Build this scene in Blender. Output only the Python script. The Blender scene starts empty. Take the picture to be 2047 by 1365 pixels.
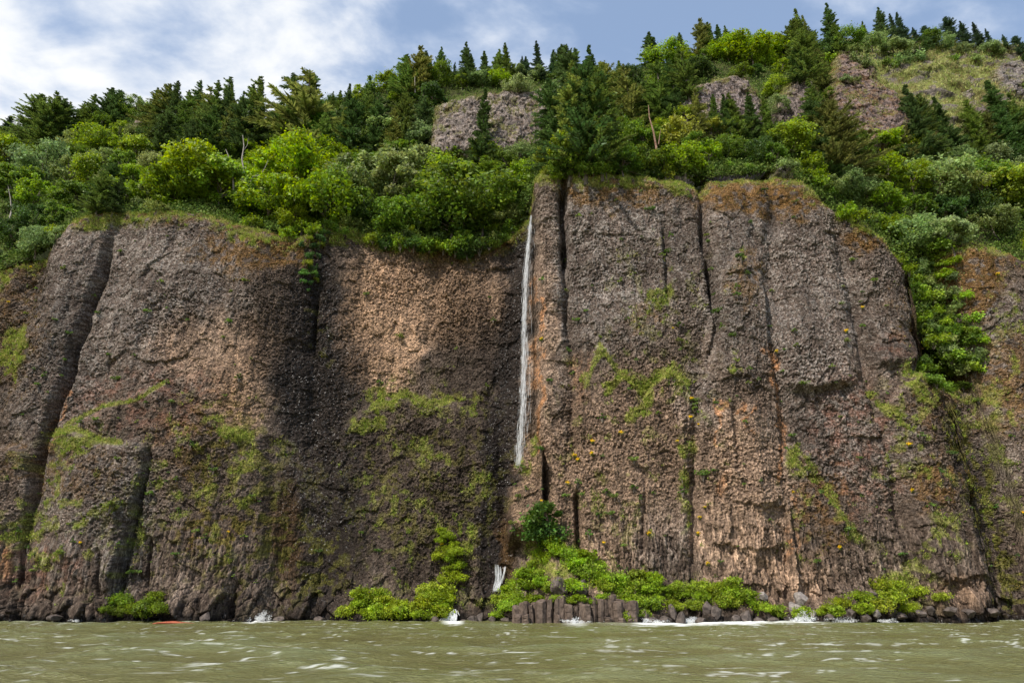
import bpy, math, random
import numpy as np
from mathutils import Vector, Matrix
random.seed(7)
rng = np.random.default_rng(11)
S = bpy.context.scene
COL = S.collection
# ---------------------------------------------------------------- camera maths
F = 1365.0; CX, CY = 1023.5, 682.5
PITCH = math.radians(21.0); CAMZ = 2.0
cp, sp_ = math.cos(PITCH), math.sin(PITCH)

def proj(x, y, z):
    zz = z - CAMZ
    d = y * cp + zz * sp_
    return CX + F * x / d, CY - F * (-y * sp_ + zz * cp) / d

def unproj(px, py, Y):
    a = (np.asarray(px, float) - CX) / F; b = (np.asarray(py, float) - CY) / F
    dy = cp + b * sp_; dz = sp_ - b * cp
    t = Y / dy
    return a * t, dz * t + CAMZ

cam = bpy.data.cameras.new('camera'); camo = bpy.data.objects.new('camera', cam); COL.objects.link(camo)
camo.location = (0, 0, CAMZ); camo.rotation_euler = (math.radians(90) + PITCH, 0, 0)
cam.sensor_width = 36.0; cam.lens = F / 2047 * 36.0; cam.clip_start = 0.5; cam.clip_end = 6000
S.camera = camo

# ---------------------------------------------------------------- noise
def _h(ix, iy, iz, seed):
    n = (ix.astype(np.int64) * 374761393 + iy.astype(np.int64) * 668265263 + iz.astype(np.int64) * 2147483647 + seed * 974634777) & 0xffffffff
    n = ((n ^ (n >> 13)) * 1274126177) & 0xffffffff
    n = ((n ^ (n >> 15)) * 2246822519) & 0xffffffff
    n = n ^ (n >> 16)
    return (n & 0xffffff).astype(np.float32) / 16777216.0

def vn2(x, y, seed=0):
    xi = np.floor(x); yi = np.floor(y); fx = (x - xi).astype(np.float32); fy = (y - yi).astype(np.float32)
    fx = fx * fx * (3 - 2 * fx); fy = fy * fy * (3 - 2 * fy)
    z0 = np.zeros_like(xi)
    a = _h(xi, yi, z0, seed); b = _h(xi + 1, yi, z0, seed); c = _h(xi, yi + 1, z0, seed); d = _h(xi + 1, yi + 1, z0, seed)
    return (a + (b - a) * fx) * (1 - fy) + (c + (d - c) * fx) * fy

def fbm(x, y, oct=4, seed=0, gain=.5):
    s = 0.; a = 1.; t = 0.
    for i in range(oct):
        s = s + a * (vn2(x * 2 ** i + 17.3 * i, y * 2 ** i - 9.1 * i, seed + i) * 2 - 1); t += a; a *= gain
    return s / t

def cells(x, y, seed=0):
    """F1, F2, three random numbers of the nearest cell and the offset from its centre"""
    xi = np.floor(x); yi = np.floor(y); z0 = np.zeros_like(xi)
    f1 = np.full(x.shape, 9., np.float32); f2 = f1.copy()
    bx = np.zeros_like(f1); by = np.zeros_like(f1); ix = xi.copy(); iy = yi.copy()
    for i in (-1, 0, 1):
        for j in (-1, 0, 1):
            gx = xi + i; gy = yi + j
            cx = gx + _h(gx, gy, z0, seed); cy = gy + _h(gx, gy, z0, seed + 1)
            dx = (x - cx).astype(np.float32); dy = (y - cy).astype(np.float32); d = np.sqrt(dx * dx + dy * dy)
            m = d < f1
            f2 = np.where(m, f1, np.minimum(f2, d)); f1 = np.where(m, d, f1)
            bx = np.where(m, dx, bx); by = np.where(m, dy, by); ix = np.where(m, gx, ix); iy = np.where(m, gy, iy)
    return f1, f2, _h(ix, iy, z0, seed + 5), _h(ix, iy, z0, seed + 6), _h(ix, iy, z0, seed + 7), bx, by

def sstep(a, b, x):
    t = np.clip((x - a) / (b - a), 0, 1); return t * t * (3 - 2 * t)

def lerp3(a, b, t):
    return a + (np.asarray(b, np.float32) - a) * t[..., None]

# ---------------------------------------------------------------- object helpers
def tag(o, label=None, cat=None, group=None, kind=None):
    if label: o['label'] = label
    if cat: o['category'] = cat
    if group: o['group'] = group
    if kind: o['kind'] = kind
    return o

def mesh_np(name, V, faces, mat=None, cols=None, smooth=False, extra=None, fcols=None):
    """faces: (n,k) int array (k = 3 or 4); cols: per-vertex rgb; extra: dict of float attributes"""
    V = np.asarray(V, np.float32).reshape(-1, 3); faces = np.asarray(faces, np.int32)
    me = bpy.data.meshes.new(name)
    me.vertices.add(len(V)); me.vertices.foreach_set('co', V.ravel())
    n, k = faces.shape
    me.loops.add(n * k); me.polygons.add(n)
    me.loops.foreach_set('vertex_index', faces.ravel())
    me.polygons.foreach_set('loop_start', np.arange(0, n * k, k, dtype=np.int32))
    me.polygons.foreach_set('loop_total', np.full(n, k, np.int32))
    if smooth: me.polygons.foreach_set('use_smooth', np.ones(n, bool))
    me.update(calc_edges=True)
    if cols is not None:
        a = me.color_attributes.new('col', 'FLOAT_COLOR', 'POINT')
        c = np.ones((len(V), 4), np.float32); c[:, :3] = np.asarray(cols, np.float32).reshape(-1, 3)
        a.data.foreach_set('color', c.ravel())
    for kx, vv in (extra or {}).items():
        a = me.attributes.new(kx, 'FLOAT', 'POINT'); a.data.foreach_set('value', np.asarray(vv, np.float32).ravel())
    if mat: me.materials.append(mat)
    return me

def obj(name, me, parent=None, loc=None):
    o = bpy.data.objects.new(name, me); COL.objects.link(o)
    if parent: o.parent = parent
    if loc is not None: o.location = loc
    return o

def empty(name, loc=(0, 0, 0), rz=0., s=1.):
    o = bpy.data.objects.new(name, None); COL.objects.link(o)
    o.location = loc; o.rotation_euler = (0, 0, rz); o.scale = (s, s, s) if not isinstance(s, tuple) else s
    o.empty_display_size = .2
    return o

def grid_faces(nr, nc):
    i = np.arange(nr * nc).reshape(nr, nc)
    return np.stack([i[:-1, :-1], i[:-1, 1:], i[1:, 1:], i[1:, :-1]], -1).reshape(-1, 4)

def tube_geo(path, radii, n=6):
    """tapered tube along a path -> verts, quad faces"""
    P = [Vector(p) for p in path]; V = []; Fs = []
    for i, p in enumerate(P):
        t = (P[min(i + 1, len(P) - 1)] - P[max(i - 1, 0)])
        t = t.normalized() if t.length > 1e-6 else Vector((0, 0, 1))
        a = t.cross(Vector((0.31, .95, .05))); a = a.normalized() if a.length > 1e-4 else Vector((1, 0, 0)); b = t.cross(a)
        for k in range(n):
            an = 2 * math.pi * k / n
            V.append(p + (a * math.cos(an) + b * math.sin(an)) * radii[i])
    for i in range(len(P) - 1):
        for k in range(n):
            Fs.append((i * n + k, i * n + (k + 1) % n, (i + 1) * n + (k + 1) % n, (i + 1) * n + k))
    return V, Fs

class MB:
    def __init__(s): s.v = []; s.f = []
    def add(s, V, Fs):
        o = len(s.v); s.v += [tuple(v) for v in V]; s.f += [tuple(i + o for i in f) for f in Fs]
    def tube(s, path, radii, n=6): s.add(*tube_geo(path, radii, n))
    def mesh(s, name, mat=None):
        me = bpy.data.meshes.new(name); me.from_pydata(s.v, [], s.f); me.update()
        if mat: me.materials.append(mat)
        return me

# ---------------------------------------------------------------- materials
def new_mat(name):
    m = bpy.data.materials.new(name); m.use_nodes = True; nt = m.node_tree; nt.nodes.clear()
    return m, nt, nt.nodes, nt.links

def ramp(N, stops):
    r = N.new('ShaderNodeValToRGB'); e = r.color_ramp.elements
    e[0].position, e[0].color = stops[0][0], (*stops[0][1], 1)
    e[1].position, e[1].color = stops[-1][0], (*stops[-1][1], 1)
    for p, c in stops[1:-1]:
        x = e.new(p); x.color = (*c, 1)
    return r

def math_node(N, L, op, a, b=None, clamp=False):
    n = N.new('ShaderNodeMath'); n.operation = op; n.use_clamp = clamp
    for i, v in enumerate((a, b)):
        if v is None: continue
        if isinstance(v, (int, float)): n.inputs[i].default_value = v
        else: L.new(v, n.inputs[i])
    return n.outputs[0]

def rock_material():
    m, nt, N, L = new_mat('basalt rock')
    out = N.new('ShaderNodeOutputMaterial'); b = N.new('ShaderNodeBsdfPrincipled'); L.new(b.outputs[0], out.inputs[0])
    c = N.new('ShaderNodeAttribute'); c.attribute_name = 'col'
    w = N.new('ShaderNodeAttribute'); w.attribute_name = 'wet'
    g = N.new('ShaderNodeNewGeometry')
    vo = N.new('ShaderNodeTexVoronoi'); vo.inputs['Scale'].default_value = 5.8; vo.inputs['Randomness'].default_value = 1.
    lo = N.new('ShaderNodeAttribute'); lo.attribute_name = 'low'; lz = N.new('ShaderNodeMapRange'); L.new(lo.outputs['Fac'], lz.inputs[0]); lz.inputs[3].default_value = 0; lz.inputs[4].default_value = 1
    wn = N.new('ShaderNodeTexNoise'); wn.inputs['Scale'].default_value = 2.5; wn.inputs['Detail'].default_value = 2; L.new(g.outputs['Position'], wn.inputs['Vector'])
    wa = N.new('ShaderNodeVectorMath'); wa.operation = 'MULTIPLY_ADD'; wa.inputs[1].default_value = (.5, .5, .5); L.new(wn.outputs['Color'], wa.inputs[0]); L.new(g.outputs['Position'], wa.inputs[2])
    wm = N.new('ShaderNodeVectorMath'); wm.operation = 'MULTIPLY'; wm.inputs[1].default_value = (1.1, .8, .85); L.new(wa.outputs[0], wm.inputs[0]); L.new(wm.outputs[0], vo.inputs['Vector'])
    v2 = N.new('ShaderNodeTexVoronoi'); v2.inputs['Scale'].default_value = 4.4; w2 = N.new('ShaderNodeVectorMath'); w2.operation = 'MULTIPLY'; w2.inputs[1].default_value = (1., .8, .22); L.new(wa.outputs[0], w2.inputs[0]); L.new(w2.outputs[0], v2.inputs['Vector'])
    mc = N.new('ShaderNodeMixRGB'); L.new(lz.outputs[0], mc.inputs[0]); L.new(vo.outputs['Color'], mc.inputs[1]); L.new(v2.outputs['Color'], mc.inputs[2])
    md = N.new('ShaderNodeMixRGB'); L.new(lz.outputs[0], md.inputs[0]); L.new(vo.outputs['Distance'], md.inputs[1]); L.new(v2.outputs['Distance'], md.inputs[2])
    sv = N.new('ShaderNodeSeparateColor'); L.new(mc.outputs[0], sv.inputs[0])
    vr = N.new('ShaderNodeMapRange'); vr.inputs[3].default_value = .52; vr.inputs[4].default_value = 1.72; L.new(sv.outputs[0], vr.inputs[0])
    ve = N.new('ShaderNodeMapRange'); ve.inputs[1].default_value = .35; ve.inputs[2].default_value = .62; ve.inputs[3].default_value = 1.; ve.inputs[4].default_value = .6; L.new(md.outputs[0], ve.inputs[0])  # cell edges darkened in the colour, painted shade of the gaps between chips
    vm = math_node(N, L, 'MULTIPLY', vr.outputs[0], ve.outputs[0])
    n1 = N.new('ShaderNodeTexNoise'); n1.inputs['Scale'].default_value = 7.; n1.inputs['Detail'].default_value = 5; n1.inputs['Roughness'].default_value = .7
    L.new(g.outputs['Position'], n1.inputs['Vector'])
    mr = N.new('ShaderNodeMapRange'); mr.inputs[1].default_value = .3; mr.inputs[2].default_value = .7; mr.inputs[3].default_value = .66; mr.inputs[4].default_value = 1.35
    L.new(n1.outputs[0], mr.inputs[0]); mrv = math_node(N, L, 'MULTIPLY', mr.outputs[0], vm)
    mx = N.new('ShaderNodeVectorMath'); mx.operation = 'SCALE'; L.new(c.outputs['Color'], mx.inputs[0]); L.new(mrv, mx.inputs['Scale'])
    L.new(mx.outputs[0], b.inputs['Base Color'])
    rr = N.new('ShaderNodeMapRange'); rr.inputs[3].default_value = .92; rr.inputs[4].default_value = .27; L.new(w.outputs['Fac'], rr.inputs[0])
    rv = math_node(N, L, 'ADD', rr.outputs[0], math_node(N, L, 'MULTIPLY', math_node(N, L, 'MULTIPLY', w.outputs['Fac'], math_node(N, L, 'GREATER_THAN', sv.outputs[2], .17)), .5)); L.new(rv, b.inputs['Roughness'])
    sr = N.new('ShaderNodeMapRange'); sr.inputs[3].default_value = .15; sr.inputs[4].default_value = .55; L.new(math_node(N, L, 'MULTIPLY', w.outputs['Fac'], math_node(N, L, 'LESS_THAN', sv.outputs[2], .17)), sr.inputs[0]); L.new(sr.outputs[0], b.inputs['Specular IOR Level'])
    bp = N.new('ShaderNodeBump'); bp.inputs['Strength'].default_value = .75; bp.inputs['Distance'].default_value = .12
    n2 = N.new('ShaderNodeTexNoise'); n2.inputs['Scale'].default_value = 4.5; n2.inputs['Detail'].default_value = 4; n2.inputs['Roughness'].default_value = .65
    L.new(g.outputs['Position'], n2.inputs['Vector']); hh = math_node(N, L, 'ADD', math_node(N, L, 'MULTIPLY', n2.outputs[0], .6), math_node(N, L, 'ADD', math_node(N, L, 'MULTIPLY', sv.outputs[1], .9), math_node(N, L, 'MULTIPLY', md.outputs[0], -1.1)))
    L.new(hh, bp.inputs['Height']); L.new(bp.outputs[0], b.inputs['Normal'])
    return m

def leaf_material(name, var=.35, trans=.35):
    """foliage: colour from the object's own colour, varied leaf by leaf"""
    m, nt, N, L = new_mat(name)
    out = N.new('ShaderNodeOutputMaterial')
    oi = N.new('ShaderNodeObjectInfo'); g = N.new('ShaderNodeNewGeometry')
    hs = N.new('ShaderNodeHueSaturation')
    tco = N.new('ShaderNodeTexCoord'); cn = N.new('ShaderNodeTexNoise'); cn.inputs['Scale'].default_value = 1.1; cn.inputs['Detail'].default_value = 2; L.new(tco.outputs['Object'], cn.inputs['Vector'])
    cm = N.new('ShaderNodeMapRange'); cm.inputs[1].default_value = .32; cm.inputs[2].default_value = .68; cm.inputs[3].default_value = .55; cm.inputs[4].default_value = 1.35; L.new(cn.outputs[0], cm.inputs[0])
    cs_ = N.new('ShaderNodeVectorMath'); cs_.operation = 'SCALE'; L.new(oi.outputs['Color'], cs_.inputs[0]); L.new(cm.outputs[0], cs_.inputs['Scale'])
    L.new(cs_.outputs[0], hs.inputs['Color'])
    mr = N.new('ShaderNodeMapRange'); mr.inputs[3].default_value = 1 - var; mr.inputs[4].default_value = 1 + var
    L.new(g.outputs['Random Per Island'], mr.inputs[0]); L.new(mr.outputs[0], hs.inputs['Value'])
    m2 = N.new('ShaderNodeMapRange'); m2.inputs[3].default_value = .475; m2.inputs[4].default_value = .515
    fr = math_node(N, L, 'FRACT', math_node(N, L, 'MULTIPLY', g.outputs['Random Per Island'], 7.31))
    L.new(fr, m2.inputs[0]); L.new(m2.outputs[0], hs.inputs['Hue'])
    d = N.new('ShaderNodeBsdfPrincipled'); L.new(hs.outputs[0], d.inputs['Base Color']); d.inputs['Roughness'].default_value = .5; d.inputs['Specular IOR Level'].default_value = .25
    t = N.new('ShaderNodeBsdfTranslucent')
    h2 = N.new('ShaderNodeHueSaturation'); h2.inputs['Hue'].default_value = .485; h2.inputs['Saturation'].default_value = 1.1; h2.inputs['Value'].default_value = 1.5
    L.new(hs.outputs[0], h2.inputs['Color']); L.new(h2.outputs[0], t.inputs['Color'])
    mx = N.new('ShaderNodeMixShader'); mx.inputs[0].default_value = trans
    L.new(d.outputs[0], mx.inputs[1]); L.new(t.outputs[0], mx.inputs[2]); L.new(mx.outputs[0], out.inputs[0])
    return m

def attr_leaf_material(name, trans=.3):
    m, nt, N, L = new_mat(name)
    out = N.new('ShaderNodeOutputMaterial'); c = N.new('ShaderNodeAttribute'); c.attribute_name = 'col'
    d = N.new('ShaderNodeBsdfPrincipled'); L.new(c.outputs['Color'], d.inputs['Base Color']); d.inputs['Roughness'].default_value = .7; d.inputs['Specular IOR Level'].default_value = .2
    t = N.new('ShaderNodeBsdfTranslucent'); L.new(c.outputs['Color'], t.inputs['Color'])
    mx = N.new('ShaderNodeMixShader'); mx.inputs[0].default_value = trans
    L.new(d.outputs[0], mx.inputs[1]); L.new(t.outputs[0], mx.inputs[2]); L.new(mx.outputs[0], out.inputs[0])
    return m

def simple_mat(name, c1, c2, scale=6., rough=.85, bump=.3):
    m, nt, N, L = new_mat(name)
    out = N.new('ShaderNodeOutputMaterial'); b = N.new('ShaderNodeBsdfPrincipled'); L.new(b.outputs[0], out.inputs[0])
    g = N.new('ShaderNodeNewGeometry'); n = N.new('ShaderNodeTexNoise'); n.inputs['Scale'].default_value = scale; n.inputs['Detail'].default_value = 5; n.inputs['Roughness'].default_value = .65
    L.new(g.outputs['Position'], n.inputs['Vector'])
    r = ramp(N, [(.35, c1), (.68, c2)]); L.new(n.outputs[0], r.inputs[0]); L.new(r.outputs[0], b.inputs['Base Color'])
    b.inputs['Roughness'].default_value = rough; b.inputs['Specular IOR Level'].default_value = .25
    bp = N.new('ShaderNodeBump'); bp.inputs['Strength'].default_value = bump; bp.inputs['Distance'].default_value = .08
    L.new(n.outputs[0], bp.inputs['Height']); L.new(bp.outputs[0], b.inputs['Normal'])
    return m

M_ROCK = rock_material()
M_LEAF = leaf_material('broad leaves', .5, .38)
M_NEEDLE = leaf_material('conifer needles', .42, .25)
M_GRASS = attr_leaf_material('grass blades')
M_BARK = simple_mat('bark', (.07, .055, .042), (.24, .20, .16), 9)
M_DEAD = simple_mat('weathered dead wood', (.2, .165, .14), (.5, .45, .4), 5)
M_STONE = simple_mat('dark wet basalt', (.045, .036, .032), (.17, .135, .115), 2.2, .7, .6)
M_STONE2 = simple_mat('pale basalt', (.14, .12, .11), (.34, .3, .27), 2.4, .85, .6)
# ================================================================ MAIN CLIFF
# pillar boundaries in photo coordinates (rows, columns) read off the rock's joints; each is a real gully or step in depth
def LN(ys, xs): return (np.array(ys, float), np.array(xs, float))
BND = [
 LN([430, 455, 540, 640, 760, 820, 1000, 1240], [132, 124, 95, 60, 20, 0, -55, -130]),
 LN([420, 480, 540, 600, 700, 790, 870, 950, 1240], [236, 222, 203, 183, 152, 122, 98, 72, 10]),
 LN([450, 600, 800, 900, 1240], [640, 612, 556, 536, 524]),
 LN([340, 430, 900, 1240], [1062, 1068, 1078, 1098]),
 LN([340, 470, 560, 700, 1000, 1240], [1126, 1129, 1131, 1141, 1158, 1166]),
 LN([340, 480, 570, 650, 800, 1240], [1402, 1410, 1421, 1434, 1396, 1385]),
 LN([340, 430, 560, 680, 780, 900, 1060, 1240], [1540, 1548, 1540, 1534, 1553, 1568, 1590, 1612]),
 LN([340, 400, 540, 640, 760, 850, 960, 1240], [1652, 1664, 1690, 1710, 1734, 1764, 1797, 1832]),
 LN([350, 430, 520, 600, 700, 740, 800, 950, 1150, 1240], [1715, 1745, 1795, 1820, 1838, 1843, 1880, 1930, 1974, 1992]),
 LN([440, 480, 700, 850, 1000, 1200], [1868, 1880, 1958, 1975, 2010, 2066]),
]
OFF = [-5., .3, 0., -3.0, .6, .9, 1.3, .5, .2, -6., -4.5]
BUL = [.6, 1.2, 1.7, -1.6, .6, .7, .8, .9, .9, -.5, 1.5]
BW_ = [6, 6, 48, 5, 5, 6, 16, 11, 6, 9]
# (boundary, rows, amplitude, width px): the open cracks
CRACK = [(1, [470, 540, 860, 960, 1100], [.3, 2.2, 3.0, 1.2, .3], 9), (4, [340, 385, 520, 600, 700, 1240], [.8, 3.2, 3.2, 1.0, .4, .15], 7), (5, [340, 400, 600, 680, 800, 1240], [.5, 2.2, 2.2, .8, .1, .05], 7),
         (6, [340, 430, 600, 700, 1240], [.1, .35, .3, 0, 0], 18), (7, [400, 540, 960, 1240], [.1, .5, .7, .5], 12)]

def seg_macro(P, Q):
    P = P + 9 * fbm(Q / 70. + 3, P / 400., 3, 421) * sstep(345, 430, Q)
    Ls = [np.interp(Q, a, b) for a, b in BND]
    cv = .55 + 1.1 * vn2(Q / 38. + P / 300., P / 250., 431)
    lo = [Ls[0] - 260] + Ls; hi = Ls + [Ls[-1] + 260]
    M = None
    for i in range(len(OFF)):
        t = np.clip((P - lo[i]) / np.maximum(hi[i] - lo[i], 5), 0, 1)
        v = OFF[i] + BUL[i] * (1 - np.abs(2 * t - 1) ** 2.6)
        if M is None: M = v
        else: M = M + (v - M) / (1 + np.exp(-np.clip((P - Ls[i - 1]) / BW_[i - 1], -30, 30)))
    for i, ys, am, wd in CRACK:
        M = M - cv * np.interp(Q, ys, am) * np.exp(-((P - Ls[i]) / wd) ** 2)
    return M

def gl(P, Q, pts, amp, w):
    """gaussian groove (amp < 0) or rib along a polyline that runs down the face"""
    ys = [p[1] for p in pts]; xs = [p[0] for p in pts]
    x = np.interp(Q, ys, xs); e = sstep(ys[0] - 12, ys[0] + 15, Q) * (1 - sstep(ys[-1] - 15, ys[-1] + 12, Q))
    return amp * np.exp(-((P - x) / w) ** 2) * e

def apron(P, Q, top, th, soft=14, lpts=None, rpts=None, ls=22, rs=4):
    """a lower buttress standing proud of the face: its stepped top follows `top`, its flanks the side lines"""
    tx = [p[0] for p in top]; ty = [p[1] for p in top]
    m = sstep(-soft * .3, soft, Q - np.interp(P, tx, ty))
    L = np.interp(Q, [p[1] for p in lpts], [p[0] for p in lpts]) if lpts else tx[0]
    R = np.interp(Q, [p[1] for p in rpts], [p[0] for p in rpts]) if rpts else tx[-1]
    return th * m * sstep(-ls, ls, P - L) * sstep(-rs, rs, R - P)

def macro(P, Q, z):
    M = seg_macro(P, Q) - .045 * z
    Qo = Q
    wv = 16 * fbm(P / 46., Q * 0 + 2, 3, 401) + 7 * fbm(P / 13., Q * 0 + 5, 2, 405); Q = Q + wv
    # overhung bulges
    Qh = Q - wv * .45 + .0016 * (P - 1632) ** 2 - 4
    M = M + 1.7 * np.exp(-np.clip(768 - Qh, 0, 999) / 70.) * sstep(782, 762, Qh) * sstep(1552, 1590, P) * (1 - sstep(1680, 1725, P))
    M = M + .9 * np.exp(-np.clip(718 - Q, 0, 999) / 45.) * sstep(733, 712, Q) * sstep(1735, 1760, P) * (1 - sstep(1838, 1850, P))
    M = M + .6 * np.exp(-np.clip(1090 - Q, 0, 999) / 60.) * (Q < 1090) * sstep(1410, 1460, P) * (1 - sstep(1540, 1580, P))
    M = M + 1.2 * np.exp(-np.clip(1150 - Q, 0, 999) / 40.) * .5 * sstep(1156, 1144, Q) * sstep(1815, 1850, P) * (1 - sstep(1965, 1985, P))
    M = M + .5 * np.exp(-np.clip(1000 - Q, 0, 999) / 50.) * (Q < 1000) * sstep(1455, 1480, P) * (1 - sstep(1550, 1575, P))
    Q = Qo + wv * .7
    # lower buttresses
    M = M + apron(P, Q, [(85, 900), (110, 868), (150, 853), (205, 876), (245, 882), (268, 874), (300, 898)], 1.5, 18, [(92, 880), (60, 1000), (20, 1240)], [(288, 870), (294, 930), (274, 1000), (254, 1060), (228, 1180), (218, 1240)])
    M = M + apron(P, Q, [(-80, 930), (0, 890), (30, 886), (66, 912)], 1.8, 16, [(-200, 800), (-260, 1240)], [(63, 890), (64, 980), (44, 1060), (30, 1150)])
    a4f = 1 - sstep(1050, 1115, Q)
    M = M + apron(P, Q, [(110, 862), (200, 812), (330, 762), (380, 800), (440, 838), (520, 880), (545, 930)], .9, 14, [(120, 850), (100, 1240)], [(540, 850), (536, 950), (528, 1240)], 30, 14)
    M = M + apron(P, Q, [(680, 860), (740, 795), (850, 785), (960, 826), (1010, 900)], 1.2, 20, [(650, 780), (690, 1240)], [(1000, 800), (1000, 1240)], 40, 20)
    M = M + a4f * apron(P, Q, [(1005, 1050), (1030, 950), (1060, 886), (1070, 878), (1090, 912)], 4.0, 14, [(1030, 900), (1012, 1100), (1005, 1240)], [(1084, 880), (1086, 1000), (1100, 1060), (1110, 1240)], 6, 4)
    M = M + apron(P, Q, [(1130, 860), (1170, 770), (1190, 694), (1215, 690), (1236, 752), (1286, 785), (1340, 733), (1386, 775)], .9, 10, [(1150, 700), (1140, 1240)], [(1384, 740), (1384, 1240)], 16, 9)
    M = M + apron(P, Q, [(1396, 700), (1432, 560), (1480, 506), (1520, 540), (1552, 680)], 1.3, 12, [(1440, 540), (1400, 760), (1388, 1240)], [(1528, 560), (1534, 680), (1550, 780), (1562, 900), (1584, 1060), (1600, 1240)], 9, 5)
    M = M + apron(P, Q, [(1566, 880), (1600, 930), (1660, 1000), (1700, 1060), (1740, 1120), (1780, 1190)], 1.9, 20, [(1560, 800), (1590, 1240)], None, 6, 10)
    M = M + apron(P, Q, [(1735, 860), (1780, 790), (1835, 742), (1880, 790), (1905, 850)], 1.3, 14, [(1740, 780), (1800, 1000), (1830, 1240)], [(1880, 740), (1915, 900), (1960, 1150), (1980, 1240)], 16, 8)
    # secondary cracks, ribs and rounded lobes
    M = M + gl(P, Q, [(1328, 455), (1332, 520), (1338, 600)], -.9, 5)
    M = M + gl(P, Q, [(1152, 990), (1158, 1110)], -2.2, 5) + gl(P, Q, [(1088, 905), (1090, 1010), (1095, 1040)], -1.6, 5)
    M = M + gl(P, Q, [(632, 560), (628, 720), (620, 900)], -.6, 14) + gl(P, Q, [(634, 600), (628, 700)], -.9, 4)
    M = M + gl(P, Q, [(296, 905), (280, 1010), (256, 1080), (234, 1180), (224, 1240)], -1.3, 5) + gl(P, Q, [(236, 930), (232, 1040), (222, 1180)], .8, 14)
    M = M + gl(P, Q, [(300, 1080), (285, 1200)], -1.3, 5) + gl(P, Q, [(462, 1190), (458, 1240)], -2.4, 6) + gl(P, Q, [(196, 1090), (190, 1240)], -.8, 4)
    M = M + gl(P, Q, [(290, 420), (250, 560), (200, 760)], -.35, 22) + gl(P, Q, [(1290, 940), (1286, 1110)], -.5, 4) + gl(P, Q, [(1362, 820), (1366, 1100)], .6, 9)
    M = M + gl(P, Q, [(870, 520), (868, 640), (850, 700)], -.7, 14) + gl(P, Q, [(780, 470), (790, 560)], -.5, 12) + gl(P, Q, [(960, 500), (985, 640), (975, 900)], -.6, 18)
    M = M + gl(P, Q, [(1020, 440), (1015, 700), (990, 1000), (975, 1180)], -.6, 20)
    M = M + gl(P, Q, [(1470, 800), (1478, 940)], -.5, 7) + gl(P, Q, [(1500, 800), (1515, 960), (1520, 1120)], .7, 22)
    # broken foot, benches at the waterline
    foot = sstep(1160, 1235, Q)
    M = M + 1.1 * foot * (1 - sstep(980, 1000, P) * 0)
    # overgrown talus at the foot of the falls
    t = np.interp(P, [960, 1000, 1050, 1110, 1180, 1250, 1320, 1500, 1560, 1620], [1215, 1170, 1080, 1062, 1100, 1150, 1168, 1180, 1200, 1235])
    M = M + 5.2 * sstep(0, 130, Q - t) * sstep(950, 1010, P) * (1 - sstep(1540, 1620, P))
    t = np.interp(P, [650, 700, 760, 860, 930, 1000], [1235, 1195, 1190, 1175, 1200, 1222])
    M = M + 3.4 * sstep(0, 60, Q - t) * sstep(660, 700, P) * (1 - sstep(985, 1010, P))
    t = np.interp(P, [1560, 1640, 1700, 1800, 1850], [1215, 1195, 1170, 1155, 1215])
    M = M + 2.2 * sstep(0, 50, Q - t) * sstep(1560, 1600, P) * (1 - sstep(1840, 1880, P))
    return M

Y0 = 90.
RIM = [(-900, 720), (-560, 640), (-300, 590), (-60, 540), (40, 520), (100, 505), (118, 470), (150, 436), (185, 424), (225, 424), (262, 418), (300, 424), (350, 412), (400, 414), (450, 430), (520, 452), (600, 474), (650, 458), (700, 450),
       (760, 468), (850, 482), (950, 492), (1010, 470), (1050, 436), (1060, 425), (1068, 362), (1085, 346), (1112, 352), (1128, 372), (1145, 350), (1190, 344), (1250, 347), (1330, 350), (1395, 362), (1408, 372), (1420, 346), (1500, 334), (1560, 338), (1605, 352),
       (1640, 392), (1668, 420), (1700, 430), (1740, 446), (1768, 475), (1790, 505)]
rx, rh = [], []
for (a, b) in RIM:
    z = 50.
    for _ in range(4):
        M = float(macro(np.array([float(a)]), np.array([float(b) + 8]), z)[0]); xx, z = unproj(a, b, Y0 - M + 1.2)
    rx.append(float(xx)); rh.append(float(z))
# across the overgrown gully the rim drops, then the far wall rises again
xe = rx[-1]
for a, b, Y in [(1850, 725, 96.5), (1900, 760, 96.5), (1948, 752, 96)]:
    xx, z = unproj(a, b, Y); rx.append(max(float(xx), rx[-1] + .8)); rh.append(float(z))
for a, b, Y in [(1884, 476, 95.5), (1905, 462, 95.5), (1960, 466, 95.5), (2000, 480, 95.5), (2047, 505, 95.5), (2200, 560, 96), (2500, 640, 97)]:
    xx, z = unproj(a, b, Y); rx.append(max(float(xx), rx[-1] + .7)); rh.append(float(z))
rx = np.array(rx); rh = np.array(rh); o_ = np.argsort(rx); rx = rx[o_]; rh = rh[o_]

DX = .09
xs = np.arange(-104, 92, DX); NC = len(xs)
NF, NR_, NE = 610, 54, 34
H = np.interp(xs, rx, rh) + .5 * fbm(xs * .35, xs * 0, 3, 5)
k = np.exp(-np.linspace(-2, 2, 9) ** 2); k /= k.sum(); H = np.convolve(np.pad(H, 4, 'edge'), k, 'valid')
Rr = 3.2 + 1.2 * fbm(xs * .08, xs * 0 + 3, 2, 9) + 2.6 * np.exp(-((xs - 38) / 10.) ** 2) - 1.4 * np.exp(-((xs + 8) / 12.) ** 2)
Rr = np.minimum(Rr, H * .4)
fz = np.linspace(0, 1, NF)
zt = H - Rr
Z = np.zeros((NF + NR_ + NE, NC)); B = np.zeros_like(Z); SS = np.zeros_like(Z)
Z[:NF] = -2.2 + (zt + 2.2)[None] * fz[:, None]; SS[:NF] = Z[:NF]
an = np.linspace(0, 1, NR_ + 1)[1:] * math.radians(72)
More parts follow.
